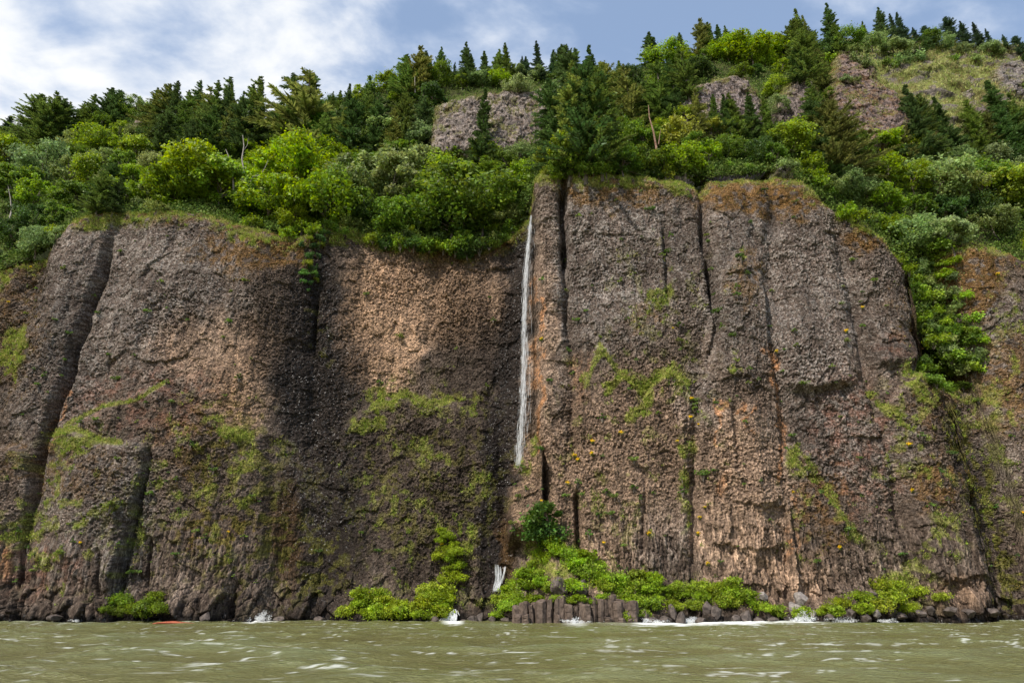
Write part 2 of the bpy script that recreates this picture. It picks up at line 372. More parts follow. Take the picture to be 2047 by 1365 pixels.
Z[NF:NF + NR_] = zt[None] + Rr[None] * np.sin(an)[:, None]; B[NF:NF + NR_] = Rr[None] * 1.15 * (1 - np.cos(an))[:, None]; SS[NF:NF + NR_] = zt[None] + Rr[None] * an[:, None]
ext = np.linspace(0, 1, NE + 1)[1:] ** 1.3 * 11.
gsl = .42 + .55 * np.exp(-((xs - 64) / 7.) ** 2)
Z[NF + NR_:] = Z[NF + NR_ - 1][None] + ext[:, None] * gsl[None]; B[NF + NR_:] = B[NF + NR_ - 1][None] + ext[:, None]; SS[NF + NR_:] = SS[NF + NR_ - 1][None] + ext[:, None]
X = np.repeat(xs[None], Z.shape[0], 0)
# settle the large shapes: photo coordinates of each point on its own surface
MM = np.zeros_like(Z)
zc = np.minimum(Z, zt[None] + Rr[None] * .6)
P, Q = proj(X, Y0 - MM, zc)
for it in range(5):
    M1 = macro(P, Q, zc)
    MM = M1 if it < 2 else .5 * MM + .5 * M1
    P, Q = proj(X, Y0 - MM, zc)
def boxb(a, n, ax):
    pad = [(0, 0), (0, 0)]; pad[ax] = (n + 1, n); c = np.cumsum(np.pad(a, pad, 'edge'), axis=ax)
    return ((c[2 * n + 1:] - c[:-2 * n - 1]) if ax == 0 else (c[:, 2 * n + 1:] - c[:, :-2 * n - 1])) / (2 * n + 1)
Mb = boxb(boxb(boxb(boxb(MM, 18, 1), 14, 0), 18, 1), 14, 0)
P, Q = proj(X, Y0 - Mb, zc); MM = macro(P, Q, zc)
print('macro', MM.min(), MM.max())
# ---- block structure of the basalt
DM = MM - Mb
wx = X + .8 * DM + .35 * fbm(X * .9, SS * .9, 2, 31); wz = SS + .4 * DM + .35 * fbm(X * .9 + 40, SS * .9, 2, 37)
low = sstep(980, 1120, Q + 60 * fbm(X * .1, SS * .1, 2, 50)) * .9            # long columns low on the face, chunky blocks above
lowr = low * np.clip(1 - sstep(540, 640, P) + sstep(1110, 1200, P), .25, 1)
f1, f2, r1, r2, r3, bx, bz = cells(wx / .29, wz / .27, 3)
blk = .21 * (r1 - .5) + (r2 - .5) * .9 * bx * .33 + (r3 - .62) * 1.2 * bz * .30 - .13 * (1 - sstep(0, .2, f2 - f1))
c1, c2, q1, q2, q3, ux, uz = cells(wx / .40 + 50, wz / 2.6, 23)
colm = .34 * (q1 - .5) + (q2 - .5) * .8 * ux * .44 - .22 * (1 - sstep(0, .16, c2 - c1)) - .15 * np.abs(ux)
d1, d2, s1, s2, s3, vx, vz = cells(wx / 1.5 + 9, wz / 1.9, 43)
big = .26 * (s1 - .5) + (s2 - .5) * .2 * vx + (s3 - .6) * .45 * vz
d1, d2, j1, j2, j3, vx, vz = cells(wx / 4.2 + 19, wz / 3.4 + 4, 47)
big = big + .30 * (j1 - .5) + (j2 - .5) * .4 * vx + (j3 - .6) * .5 * vz
e1, e2, t1, t2, t3, ax_, az_ = cells(wx / .19 + 7, wz / .19, 63)
fine = .12 * (t1 - .5)
smoothz = np.exp(-(((P - 760) / 110.) ** 2 + ((Q - 640) / 130.) ** 2))      # tighter grain on the tan patch
ampl = .85 + .95 * fbm(X * .12, SS * .12, 2, 71) + .35 * np.exp(-(((P - 1480) / 90.) ** 2 + ((Q - 1000) / 120.) ** 2))
disp = (blk * (1 - lowr) + colm * lowr * 1.1 + fine) * ampl + big * .8
disp = disp + .55 * fbm(X * .16, SS * .13, 3, 81) + .3 * fbm(X * .5, SS * .32, 3, 85)
# wet alcove and the far side: vertical flutes
fl = fbm(X * .9, SS * .07, 3, 91)
disp = disp + fl * (.28 + .45 * lowr)
# the block bench at the waterline: big prismatic blocks
g1, g2, h1, h2, h3, ix_, iz_ = cells(wx / 1.15 + 3, wz / 2.1 + 8, 103)
footm = sstep(1150, 1195, Q + 18 * fbm(X * .3, SS * 0, 2, 55)) * (1 - sstep(NF - 2, NF, np.arange(Z.shape[0]))[:, None])
disp = disp * (1 - .45 * footm) + footm * (1.5 * (h1 - .55) + .5 * (h2 - .5) * ix_ - .3 * (1 - sstep(0, .14, g2 - g1)))
topm = sstep(NF + NR_ * .5, NF + NR_ + 4, np.arange(Z.shape[0]))[:, None]
disp = disp * (1 - .6 * topm)
# push out along the profile's own normal (outwards on the face, upwards on the rolled top)
th = np.concatenate([np.zeros(NF), an, np.full(NE, an[-1])])[:, None]
yj = .05 * (vn2(X * 9, SS * 9, 7) - .5); 
VX = X + .10 * (vn2(X * 5, SS * 5, 8) - .5) + .22 * (r2 - .5) * (1 - lowr) * .4
VY = Y0 - MM + B - disp * np.cos(th) + yj
VZ = Z + disp * np.sin(th) + .10 * (vn2(X * 5, SS * 5, 9) - .5) + (r3 - .5) * .10 * (1 - lowr)
P, Q = proj(VX, VY, VZ)
# ---------------------------------------------------------------- colour of the rock itself
wpx = P + 26 * fbm(X * .45, SS * .45, 3, 201); wpy = Q + 26 * fbm(X * .45 + 60, SS * .45, 3, 205)
n_a = fbm(X * .25, SS * .25, 4, 211); n_b = fbm(X * 1.3, SS * 1.3, 3, 221); n_c = fbm(X * 2.5, SS * .35, 3, 231)
def blob(cx, cy, rx_, ry_, rot=0., hard=.45, p=None, q=None):
    p = wpx if p is None else p; q = wpy if q is None else q
    c, s = math.cos(math.radians(rot)), math.sin(math.radians(rot)); u = (p - cx) * c + (q - cy) * s; v = -(p - cx) * s + (q - cy) * c
    return 1 - sstep(1 - hard, 1 + hard, np.sqrt((u / rx_) ** 2 + (v / ry_) ** 2))
def band(pts, w, soft=.5, p=None, q=None):
    p = wpx if p is None else p; q = wpy if q is None else q
    best = np.full(p.shape, 1e9)
    W = w if isinstance(w, (list, tuple)) else [w] * len(pts)
    for (a, b), (c, d), w0, w1 in zip(pts[:-1], pts[1:], W[:-1], W[1:]):
        L2 = (c - a) ** 2 + (d - b) ** 2
        t = np.clip(((p - a) * (c - a) + (q - b) * (d - b)) / L2, 0, 1)
        best = np.minimum(best, np.hypot(p - a - t * (c - a), q - b - t * (d - b)) / (w0 + (w1 - w0) * t))
    return 1 - sstep(1 - soft, 1 + soft, best)
def mx(*a):
    r = a[0]
    for b in a[1:]: r = np.maximum(r, b)
    return r
grey = mx(blob(160, 620, 110, 260, 22) * .75, blob(300, 560, 170, 170) * .85, blob(1230, 500, 150, 180) * .95, blob(1100, 620, 30, 260) * .8, blob(1480, 560, 110, 160) * .8, blob(1630, 600, 95, 210) * .95, blob(1640, 860, 110, 110) * .7,
          blob(1290, 1060, 120, 60) * .3, blob(1400, 800, 50, 60) * .9, blob(230, 1030, 70, 150) * .95, blob(150, 1030, 100, 120) * .5, blob(1960, 640, 90, 100) * .9, blob(1760, 620, 60, 130) * .5, blob(1780, 900, 60, 90) * .5, blob(1990, 900, 60, 90) * .3, blob(1480, 980, 90, 140) * .45)
tan = mx(blob(765, 640, 88, 140, 0, .28) * 1.1, blob(880, 590, 130, 95) * .75, blob(745, 545, 60, 60) * .6, blob(430, 690, 110, 60) * .55, blob(470, 780, 60, 90) * .75, blob(1090, 800, 26, 320) * .55, blob(1480, 1000, 100, 180) * .6, blob(1180, 1000, 110, 200) * .45,
         blob(1290, 900, 120, 160) * .4, blob(1052, 980, 32, 110) * .65, blob(1540, 1150, 120, 60) * .5, blob(1910, 1190, 60, 40) * .5)
orange = mx(band([(1076, 560), (1078, 900)], 6), band([(1534, 690), (1548, 780), (1556, 860), (1566, 960)], [9, 8, 7, 4]) * 1.0, blob(1440, 815, 7, 24) * .9, band([(1433, 790), (1436, 900)], 3) * .9, blob(1470, 830, 7, 8), blob(1500, 840, 4, 26), blob(1578, 1090, 8, 36),
            band([(132, 780), (112, 850), (96, 900)], 5) * .9, blob(8, 1120, 24, 40) * .8, blob(1440, 960, 10, 30) * .7, blob(622, 600, 5, 40) * .4, blob(1165, 760, 20, 60) * .35, blob(330, 700, 30, 40) * .2, band([(1590, 980), (1600, 1100)], 4) * .6) * sstep(-.25, .25, n_c + .25)
red = mx(blob(1700, 900, 90, 140) * .45, blob(300, 800, 180, 70) * .35, blob(1800, 690, 40, 30) * .4, blob(60, 1130, 90, 60) * .4) * sstep(-.3, .5, n_b)
wet = mx(band([(632, 520), (628, 640), (650, 760), (640, 900)], [28, 60, 75, 85], .8), blob(630, 1040, 92, 200) * .95, blob(620, 800, 75, 130), blob(700, 740, 45, 60) * .8, band([(1050, 460), (1030, 650), (1005, 850), (990, 1000), (985, 1180)], [22, 28, 34, 36, 34]),
         blob(990, 500, 60, 70) * .5, band([(1850, 700), (1900, 820), (1950, 950), (1990, 1060), (2020, 1200)], [22, 26, 30, 34, 38]) * .45)
water_edge = sstep(1.1, .3, VZ + .4 * n_b)
wet = np.clip(mx(wet, water_edge), 0, 1)
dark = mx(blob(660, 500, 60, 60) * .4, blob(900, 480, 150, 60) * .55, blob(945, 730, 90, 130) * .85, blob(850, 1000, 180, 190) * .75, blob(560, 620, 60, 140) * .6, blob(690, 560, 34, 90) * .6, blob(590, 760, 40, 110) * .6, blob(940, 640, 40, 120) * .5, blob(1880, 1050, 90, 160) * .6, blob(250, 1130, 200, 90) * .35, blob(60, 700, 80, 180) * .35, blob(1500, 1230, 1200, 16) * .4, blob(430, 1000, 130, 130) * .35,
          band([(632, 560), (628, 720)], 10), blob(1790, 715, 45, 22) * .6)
rim_d = (H[None] + .0 - VZ) + 2.0 * n_a
rimm = sstep(5.0, 1.0, rim_d) * (P < 2300)
mossr = mx(blob(1500, 385, 130, 45) * .95, blob(1590, 400, 60, 40), blob(1230, 385, 120, 34) * .8, blob(1290, 640, 40, 30) * .4, blob(1410, 380, 40, 30) * .6, blob(1930, 560, 80, 90) * .9, blob(1740, 470, 60, 30) * .9, blob(480, 500, 100, 45) * .75, blob(560, 500, 60, 40) * .8, blob(1490, 560, 36, 60) * .55,
           blob(1650, 1010, 60, 90) * .55, blob(1870, 960, 60, 60) * .6, blob(1850, 820, 50, 50) * .4, blob(2010, 760, 70, 120) * .6, blob(60, 920, 80, 40) * .5, blob(160, 940, 90, 60) * .4, blob(440, 1060, 90, 40) * .5, blob(390, 900, 90, 70) * .35, blob(1800, 640, 30, 60) * .3, rimm * .75, blob(20, 640, 70, 150) * .4)
mossr = mossr * sstep(-.28, .18, n_b + .35 * (mossr - .5))
olive = mx(blob(820, 880, 140, 60) * .35, blob(860, 990, 170, 180) * .42, blob(580, 1120, 60, 90) * .5, blob(660, 1060, 70, 130) * .28, blob(500, 920, 50, 130) * .5, blob(600, 950, 50, 60) * .25, band([(1900, 820), (1950, 950), (1990, 1060), (2020, 1200)], [20, 26, 30, 34]) * .7, blob(1040, 470, 30, 40) * .5, blob(640, 660, 20, 70) * .35, blob(870, 800, 120, 26) * .5)
olive = np.maximum(olive, .6 * mx(blob(470, 1000, 110, 200), blob(300, 1060, 120, 120) * .6, blob(600, 1120, 100, 90)))
olive = olive * sstep(-.05, .3, n_b + .5 * (olive - .45))
# places where grass and small plants really grow: (centre, radii, turn, weight)
GR = mx(rimm * .8 * sstep(-.4, .2, n_a + .2), blob(470, 868, 46, 22, 15), blob(430, 840, 30, 12, 40) * .9, blob(150, 880, 60, 22) * .9, blob(150, 1040, 90, 14, -18) * .7, blob(40, 1060, 50, 24, -20) * .9, blob(270, 1060, 22, 40) * .7, blob(25, 700, 26, 50, 20), blob(20, 540, 26, 50, 30) * .9,
        blob(770, 800, 50, 26, -10), blob(730, 850, 44, 10, -10) * .9, blob(860, 800, 100, 14, 6) * .8, blob(950, 830, 24, 14) * .6, band([(1210, 782), (1245, 752), (1286, 778)], 9), band([(1286, 778), (1340, 740), (1372, 762)], 11), band([(1290, 785), (1290, 812), (1262, 830)], [10, 12, 12]), band([(1170, 770), (1200, 692)], 6) * .8, band([(1200, 690), (1236, 745)], 6) * .8,
        blob(1326, 600, 12, 30) * .9, band([(1335, 560), (1300, 620)], 8) * .8, blob(1460, 725, 8, 14), blob(1480, 506, 16, 8), blob(1375, 930, 10, 50) * .8, blob(1364, 1020, 10, 60) * .5, blob(1600, 930, 20, 30), band([(1590, 905), (1640, 960), (1710, 1065)], 14) * .9, blob(1840, 770, 40, 30, 30), band([(1750, 790), (1790, 850), (1810, 860)], 12) * .9, band([(1790, 920), (1900, 950), (1925, 970)], 14) * .4,
        blob(1900, 1040, 30, 20) * .5, blob(1960, 820, 50, 60, 30) * .6, blob(2010, 640, 20, 60, 20) * .3, band([(1700, 440), (1740, 462)], 12), blob(690, 455, 46, 26), blob(1030, 425, 30, 40), blob(500, 470, 70, 16, 20) * .9, blob(400, 420, 60, 14) * .9, blob(200, 440, 60, 14, -10) * .8, blob(1070, 892, 16, 14), blob(1045, 930, 12, 30) * .7, blob(1110, 1120, 60, 50) * .9, blob(1330, 1180, 120, 30) * .5, blob(940, 1200, 60, 14) * .9,
        blob(940, 1080, 10, 40) * .9, blob(820, 1080, 8, 40) * .5, blob(945, 965, 22, 30) * .5, blob(1490, 345, 90, 10) * .8, blob(1270, 356, 130, 18), blob(1370, 372, 40, 20), blob(1640, 380, 30, 30) * .8, blob(1790, 850, 14, 30) * .8, blob(1960, 470, 60, 12) * .9, blob(2000, 1000, 40, 60) * .3, blob(560, 890, 26, 20) * .3, blob(1800, 1190, 50, 40) * .9, blob(1190, 1010, 14, 30) * .4, blob(1250, 1060, 26, 16) * .3, blob(110, 1180, 60, 10) * .2)
brk = fbm(X * 1.1, SS * 1.1, 3, 241)
GR = GR * (1 - footm * .6) * sstep(-.30, .12, brk + .35 * (GR - .6))
GR = mx(GR, band([(1212, 786), (1245, 750), (1288, 780)], 6, .4, P, Q), band([(1288, 780), (1338, 738), (1374, 764)], 7, .4, P, Q), band([(1290, 785), (1294, 808), (1260, 832)], [7, 9, 9], .5, P, Q) * .9, band([(1172, 770), (1198, 694)], 4, .5, P, Q) * .7, band([(1200, 690), (1236, 745)], 4, .5, P, Q) * .8, band([(130, 850), (205, 812), (270, 800), (330, 764)], 3.5, .5, P, Q) * .8, band([(110, 868), (150, 856), (205, 880), (240, 884)], 6, .5, P, Q) * .9)
sprink = sstep(.22, .42, fbm(X * .8, SS * .8, 4, 251) + .25 * fbm(X * .15, SS * .12, 2, 255)) * (1 - wet) * sstep(420, 560, Q)
GR = np.maximum(GR, .55 * sprink * mx(blob(150, 1040, 160, 150), blob(420, 960, 120, 160), blob(850, 980, 170, 190), blob(1280, 900, 160, 240) * .6, blob(1640, 1020, 90, 100), blob(1840, 960, 90, 220), blob(2010, 820, 60, 260), blob(1330, 560, 120, 160) * .4))
rb = (r1 * .5 + t1 * .3 + s1 * .2) * (1 - lowr) + lowr * (q1 * .55 + t1 * .3 + s1 * .15)
base = lerp3(np.zeros(Z.shape + (3,), np.float32) + np.array([.113, .082, .062], np.float32), (.205, .158, .124), sstep(.3, .85, rb))
base = lerp3(base, (.37, .34, .305), np.clip(grey * sstep(.42, .75, rb + .12 * n_b) * .8, 0, 1))
base = lerp3(base, (.17, .138, .122), grey * .4)
base = lerp3(base, (.56, .36, .225), np.clip(tan * (.35 + .75 * sstep(.35, .75, rb)), 0, 1) * .88)
base = lerp3(base, (.50, .23, .09), np.clip(orange * sstep(.25, .6, rb + .2 * n_b) * 1.0, 0, 1) * .7)
base = lerp3(base, (.32, .11, .06), np.clip(red * .7, 0, 1))
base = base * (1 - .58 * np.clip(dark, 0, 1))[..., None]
base = lerp3(base, (.026, .020, .017), wet * .88)
base = lerp3(base, (.13, .07, .022), np.clip(wet * blob(560, 1090, 40, 120) * .6 + wet * blob(1010, 1090, 20, 60) * .6, 0, 1))
base = lerp3(base, (.20, .105, .028), np.clip(mossr, 0, 1) * .85)
base = lerp3(base, (.13, .125, .018), np.clip(olive * 1.15, 0, 1) * .9)
base = lerp3(base, (.25, .28, .045), np.clip(GR, 0, 1) * .8)
base = lerp3(base, (.10, .09, .035), topm * .7)
stain = fbm(X * .55, SS * .05, 3, 261)
base = base * (1 + .34 * n_a + .20 * n_b + .30 * stain)[..., None]
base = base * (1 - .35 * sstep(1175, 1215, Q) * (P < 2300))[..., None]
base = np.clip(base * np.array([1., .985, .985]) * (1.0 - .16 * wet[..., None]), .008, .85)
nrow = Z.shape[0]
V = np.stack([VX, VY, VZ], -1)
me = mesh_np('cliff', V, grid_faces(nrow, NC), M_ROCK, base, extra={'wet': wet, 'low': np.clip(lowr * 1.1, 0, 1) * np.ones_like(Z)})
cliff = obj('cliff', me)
tag(cliff, 'brown and grey basalt cliff rising from the river in rounded buttresses, cracks and a wet alcove', 'cliff', kind='structure')
print('cliff verts', V.size // 3)

# ================================================================ HILL ABOVE THE CLIFF
HC = [  # photo positions with their distance: foot, lower slope, upper slope, skyline
 [(-700, 640, 98), (-700, 520, 112), (-700, 420, 132), (-720, 330, 165)],
 [(-250, 575, 97), (-240, 470, 110), (-240, 360, 130), (-250, 265, 160)],
 [(0, 535, 97), (0, 430, 108), (0, 350, 126), (0, 256, 152)],
 [(128, 470, 95), (125, 390, 106), (120, 310, 124), (120, 246, 150)],
 [(300, 432, 93.5), (305, 370, 103), (310, 290, 122), (330, 212, 146)],
 [(500, 462, 94), (500, 390, 103), (505, 310, 119), (520, 236, 144)],
 [(650, 470, 95.5), (655, 395, 104), (660, 300, 119), (690, 192, 144)],
 [(850, 492, 97), (850, 400, 104), (850, 280, 118), (850, 148, 145)],
 [(1000, 486, 98), (1005, 380, 104), (1005, 270, 117), (1000, 145, 145)],
 [(1090, 366, 94), (1100, 320, 103), (1110, 240, 117), (1120, 150, 145)],
 [(1250, 356, 94), (1255, 305, 103), (1265, 230, 116), (1280, 140, 140)],
 [(1420, 356, 95), (1425, 290, 103), (1435, 205, 115), (1440, 100, 138)],
 [(1560, 350, 97), (1570, 285, 104), (1580, 190, 117), (1600, 86, 140)],
 [(1680, 440, 98), (1695, 340, 105), (1715, 215, 120), (1740, 82, 142)],
 [(1800, 590, 97), (1825, 430, 104), (1860, 250, 122), (1900, 92, 146)],
 [(1930, 750, 97.5), (1950, 520, 103.5), (1980, 300, 122), (2040, 104, 148)],
 [(2060, 560, 103), (2080, 420, 112), (2110, 290, 126), (2200, 135, 152)],
 [(2300, 620, 107), (2330, 480, 114), (2380, 350, 130), (2450, 220, 158)],
 [(2700, 700, 108), (2750, 560, 116), (2800, 430, 135), (2850, 300, 165)]]
cp3 = np.zeros((len(HC), 4, 3))
for i, c in enumerate(HC):
    for j, (a, b, y) in enumerate(c):
        x, z = unproj(a, b, y); cp3[i, j] = (x, y, z)
NU, NT = 720, 300
u = np.linspace(0, len(HC) - 1, NU); t = np.linspace(0, 1, NT)
def cr(arr, tt):
    n = len(arr); i = np.clip(np.floor(tt).astype(int), 0, n - 2); f = tt - i
    p0 = arr[np.clip(i - 1, 0, n - 1)]; p1 = arr[i]; p2 = arr[i + 1]; p3 = arr[np.clip(i + 2, 0, n - 1)]
    f = f.reshape((-1,) + (1,) * (arr.ndim - 1))
    return .5 * (2 * p1 + (p2 - p0) * f + (2 * p0 - 5 * p1 + 4 * p2 - p3) * f ** 2 + (3 * p1 - p0 - 3 * p2 + p3) * f ** 3)
A = cr(cp3, u)                                  # NU,4,3
A = np.swapaxes(A, 0, 1); HG = cr(A, t * 3)      # NT,NU,3
# behind the ridge the ground falls away gently
back = HG[-1:] + np.array([0, 1., -.25])[None, None] * np.array([6, 20, 60, 160.])[:, None, None]
HG = np.concatenate([HG, back], 0)
hx, hy, hz = HG[..., 0], HG[..., 1], HG[..., 2]
lump = .9 * fbm(hx * .12, (hy + hz) * .12, 4, 301) + .35 * fbm(hx * .7, (hy + hz) * .7, 3, 305)
HG[..., 2] += lump * .8; HG[..., 1] -= lump * .8
hp, hq = proj(HG[..., 0], HG[..., 1], HG[..., 2])
mdw = np.clip(sstep(1640, 1760, hp) * sstep(330, 250, hq + .12 * (hp - 1800)), 0, 1)
HG[..., 1] -= mdw * 2.2 * (1 - np.abs(fbm(hx * .11, (hy * .4 + hz * .9 + .25 * hx) * .22, 3, 341))) ** 3 * sstep(0, 3, 200 - hy)
hp, hq = proj(HG[..., 0], HG[..., 1], HG[..., 2])
na = fbm(hx * .3, (hy + hz) * .3, 4, 311); nb = fbm(hx * 1.6, (hy + hz) * 1.6, 3, 317)
hc = lerp3(np.zeros(hx.shape + (3,), np.float32) + np.array([.055, .06, .02], np.float32), (.10, .12, .03), sstep(-.3, .4, na))
meadow = np.clip(sstep(1640, 1760, hp) * sstep(330, 250, hq + .12 * (hp - 1800)), 0, 1)
hc = lerp3(hc, (.30, .30, .10), meadow * (.55 + .45 * sstep(-.3, .3, nb)))
hc = lerp3(hc, (.20, .14, .07), meadow * sstep(.05, .4, na) * .6)
hc = lerp3(hc, (.17, .14, .13), meadow * sstep(.12, .3, fbm(hx * .22, (hz - .3 * hx) * .5, 4, 331)) * .9); rocky = meadow * sstep(.12, .3, fbm(hx * .22, (hz - .3 * hx) * .5, 4, 331))
hc *= (1 + .3 * nb)[..., None]
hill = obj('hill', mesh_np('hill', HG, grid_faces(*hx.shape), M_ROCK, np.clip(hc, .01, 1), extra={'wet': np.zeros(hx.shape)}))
tag(hill, 'steep overgrown hillside rising above the cliff to the skyline', 'hillside', kind='structure')

# ================================================================ surface lookup (photo position -> point on the ground nearest the camera)
BW, BH, BX0 = 1224, 700, 100
zbuf = np.full((BH, BW), 1e9); pbuf = np.zeros((BH, BW, 3), np.float32); obuf = np.zeros((BH, BW), np.int8); gbuf = np.zeros((BH, BW), np.float32)
def splat(P3, oid, g=None, rad=1):
    v = P3.reshape(-1, 3); a, b = proj(v[:, 0], v[:, 1], v[:, 2]); d = v[:, 1] * cp + (v[:, 2] - CAMZ) * sp_
    g = np.zeros(len(v), np.float32) if g is None else g.ravel()
    ia = np.floor(a / 2).astype(int) + BX0; ib = np.floor(b / 2).astype(int)
    o = np.argsort(-d, kind='stable')
    for da in range(-rad, rad + 1):
        for db in range(-rad, rad + 1):
            x_, y_ = ia[o] + da, ib[o] + db
            m = (x_ >= 0) & (x_ < BW) & (y_ >= 0) & (y_ < BH); oo = o[m]; x2, y2 = x_[m], y_[m]
            tmp = np.full((BH, BW), -1, np.int64); tmp[y2, x2] = oo
            ok = tmp >= 0; dd = np.where(ok, d[tmp], 1e9) + .05 * (abs(da) + abs(db))
            w_ = dd < zbuf
            zbuf[w_] = dd[w_]; pbuf[w_] = v[tmp[w_]]; obuf[w_] = oid; gbuf[w_] = g[tmp[w_]]
splat(V, 1, GR); splat(HG, 2)
def surf(px, py):
    i = int(np.clip(px / 2 + BX0, 0, BW - 1)); j = int(np.clip(py / 2, 0, BH - 1))
    if zbuf[j, i] > 1e8:
        for k_ in range(1, 30):
            if j + k_ < BH and zbuf[j + k_, i] < 1e8: j += k_; break
    return Vector([float(c) for c in pbuf[j, i]]), int(obuf[j, i])

# ================================================================ OUTCROPS ON THE HILLSIDE
def inside(poly, x, y):
    r = np.zeros(x.shape, bool); n = len(poly)
    for i in range(n):
        x0, y0 = poly[i]; x1, y1 = poly[(i + 1) % n]
        if y0 == y1: continue
        c = ((y0 > y) != (y1 > y)) & (x < (x1 - x0) * (y - y0) / (y1 - y0) + x0); r ^= c
    return r
def edist(poly, x, y):
    b = np.full(x.shape, 1e9); n = len(poly)
    for i in range(n):
        x0, y0 = poly[i]; x1, y1 = poly[(i + 1) % n]; L2 = (x1 - x0) ** 2 + (y1 - y0) ** 2 + 1e-9
        t_ = np.clip(((x - x0) * (x1 - x0) + (y - y0) * (y1 - y0)) / L2, 0, 1)
        b = np.minimum(b, np.hypot(x - x0 - t_ * (x1 - x0), y - y0 - t_ * (y1 - y0)))
    return b
OUTC = []
def outcrop(poly, label, lean=.35, tint=(.30, .25, .225), moss=.25, seed=1, fwd=1.5, rusty=.2):
    """rock standing out of the slope: a lumpy face on a leaning plane with rounded edges running back into the hill"""
    bot = max(poly, key=lambda p: p[1]); b3, _ = surf(bot[0], min(bot[1], 1200))
    Yb = b3.y - fwd; zb = b3.z
    wp = []
    for a, b in poly:                     # intersect each sight line with the leaning plane y = Yb + lean (z - zb)
        Y = Yb
        for _ in range(12):
            x_, z_ = unproj(a, b, Y); Y = Yb + lean * (float(z_) - zb)
        wp.append((float(x_), float(z_)))
    x0, x1 = min(p[0] for p in wp) - 1, max(p[0] for p in wp) + 1; z0, z1 = min(p[1] for p in wp) - 3, max(p[1] for p in wp) + 1
    d = .16; gx, gz = np.meshgrid(np.arange(x0, x1, d), np.arange(z0, z1, d))
    e = edist(wp, gx, gz); ins = inside(wp, gx, gz); sd = np.where(ins, e, -e) + .5 * fbm(gx * .5, gz * .5, 3, seed)
    rnd = np.where(sd > 0, -1.6 * np.clip(1 - sd / 2.2, 0, 1) ** 2, -1.6 + sd * 6.)
    f1, f2, a1, a2, a3, bx, bz = cells(gx / .36 + gz * .3, gz / .7 + seed, seed + 2); c1, c2, k1, k2, k3, ux, uz = cells(gx / 2.2, gz / 2.6, seed + 9)
    dp = .4 * (a1 - .5) + (a3 - .6) * .5 * bz + .5 * (k1 - .5) + (k3 - .6) * .6 * uz + .8 * fbm(gx * .2, gz * .2, 3, seed + 4) + .4 * fbm(gx * .8, gz * .3, 3, seed + 6)
    gy = Yb + lean * (gz - zb) - rnd - dp
    gxx = gx + .12 * (vn2(gx * 5, gz * 5, seed) - .5); gzz = gz + .12 * (vn2(gx * 5, gz * 5, seed + 1) - .5)
    nA = fbm(gx * .5, gz * .5, 3, seed + 20); nB = fbm(gx * 1.5, gz * 1.5, 3, seed + 21)
    up = sstep(1.8, 0, sd) * sstep(z0, z1, gz)
    tint = tuple(v * .66 for v in tint)
    c = lerp3(np.zeros(gx.shape + (3,), np.float32) + np.array(tint, np.float32) * .5, np.array(tint) * 1.5, sstep(.2, .8, a1 * .6 + k1 * .4))
    c = lerp3(c, (.20, .20, .05), np.clip(moss * 1.6 * sstep(-.1, .3, nA) * sstep(.35, .75, a3) + up * .8, 0, 1))
    c = lerp3(c, (.22, .12, .05), rusty * sstep(0, .4, nB))
    c *= (1 + .2 * nB)[..., None]
    P3 = np.stack([gxx, gy, gzz], -1)
    keep = sd > -2.2
    Fc = grid_faces(*gx.shape); kk = keep.ravel(); Fc = Fc[kk[Fc].all(1)]
    used = np.unique(Fc); remap = np.full(gx.size, -1); remap[used] = np.arange(len(used))
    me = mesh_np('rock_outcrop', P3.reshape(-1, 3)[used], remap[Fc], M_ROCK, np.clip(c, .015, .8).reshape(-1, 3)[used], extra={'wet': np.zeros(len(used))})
    o = obj('rock_outcrop', me); tag(o, label, 'rock outcrop', 'rock outcrops on the hillside', 'thing')
    gm = (moss * .8 * sstep(0, .3, nA) + up * 1.2)
    splat(P3.reshape(-1, 3)[used], 3, gm.reshape(-1)[used])
    return o
outcrop([(868, 205), (905, 192), (960, 188), (972, 178), (1000, 176), (1035, 168), (1062, 180), (1085, 168), (1102, 178), (1105, 225), (1092, 250), (1100, 290), (990, 310), (862, 300), (860, 250)], 'broad grey cliff outcrop on the hillside behind the single dark conifer', .3, (.32, .265, .235), .4, 3)
outcrop([(1340, 190), (1380, 160), (1430, 150), (1450, 148), (1475, 146), (1495, 152), (1515, 170), (1530, 200), (1536, 260), (1440, 270), (1350, 250)], 'grassy-topped purple grey outcrop between conifers, left of the small caves', .35, (.29, .235, .22), .35, 13)
outcrop([(1572, 165), (1590, 146), (1625, 150), (1640, 175), (1636, 215), (1622, 240), (1570, 250), (1540, 230)], 'small broken outcrop with dark hollows, left of the tall pointed outcrop', .3, (.26, .21, .19), .35, 23, 1.2)
outcrop([(1662, 180), (1670, 110), (1684, 86), (1700, 84), (1722, 105), (1752, 120), (1765, 160), (1785, 170), (1800, 180), (1818, 215), (1830, 238), (1800, 262), (1760, 290), (1700, 270), (1670, 230)], 'tall pointed purple brown outcrop with mossy ledges below the skyline firs', .42, (.27, .20, .18), .45, 33, 3.0, .5)
outcrop([(1868, 115), (1880, 105), (1915, 108), (1925, 125), (1900, 138), (1870, 130)], 'small dark outcrop high in the grassy slope under the skyline', .5, (.27, .22, .2), .5, 43, 1.)
outcrop([(1845, 170), (1858, 152), (1880, 150), (1890, 162), (1884, 185), (1862, 192)], 'small mossy outcrop in the meadow right of the tall pointed outcrop', .5, (.3, .25, .23), .45, 53, 1.)
outcrop([(1912, 150), (1930, 148), (1960, 155), (1966, 172), (1950, 190), (1925, 180)], 'flat grey outcrop in the middle of the meadow', .6, (.32, .27, .26), .3, 63, 1.)
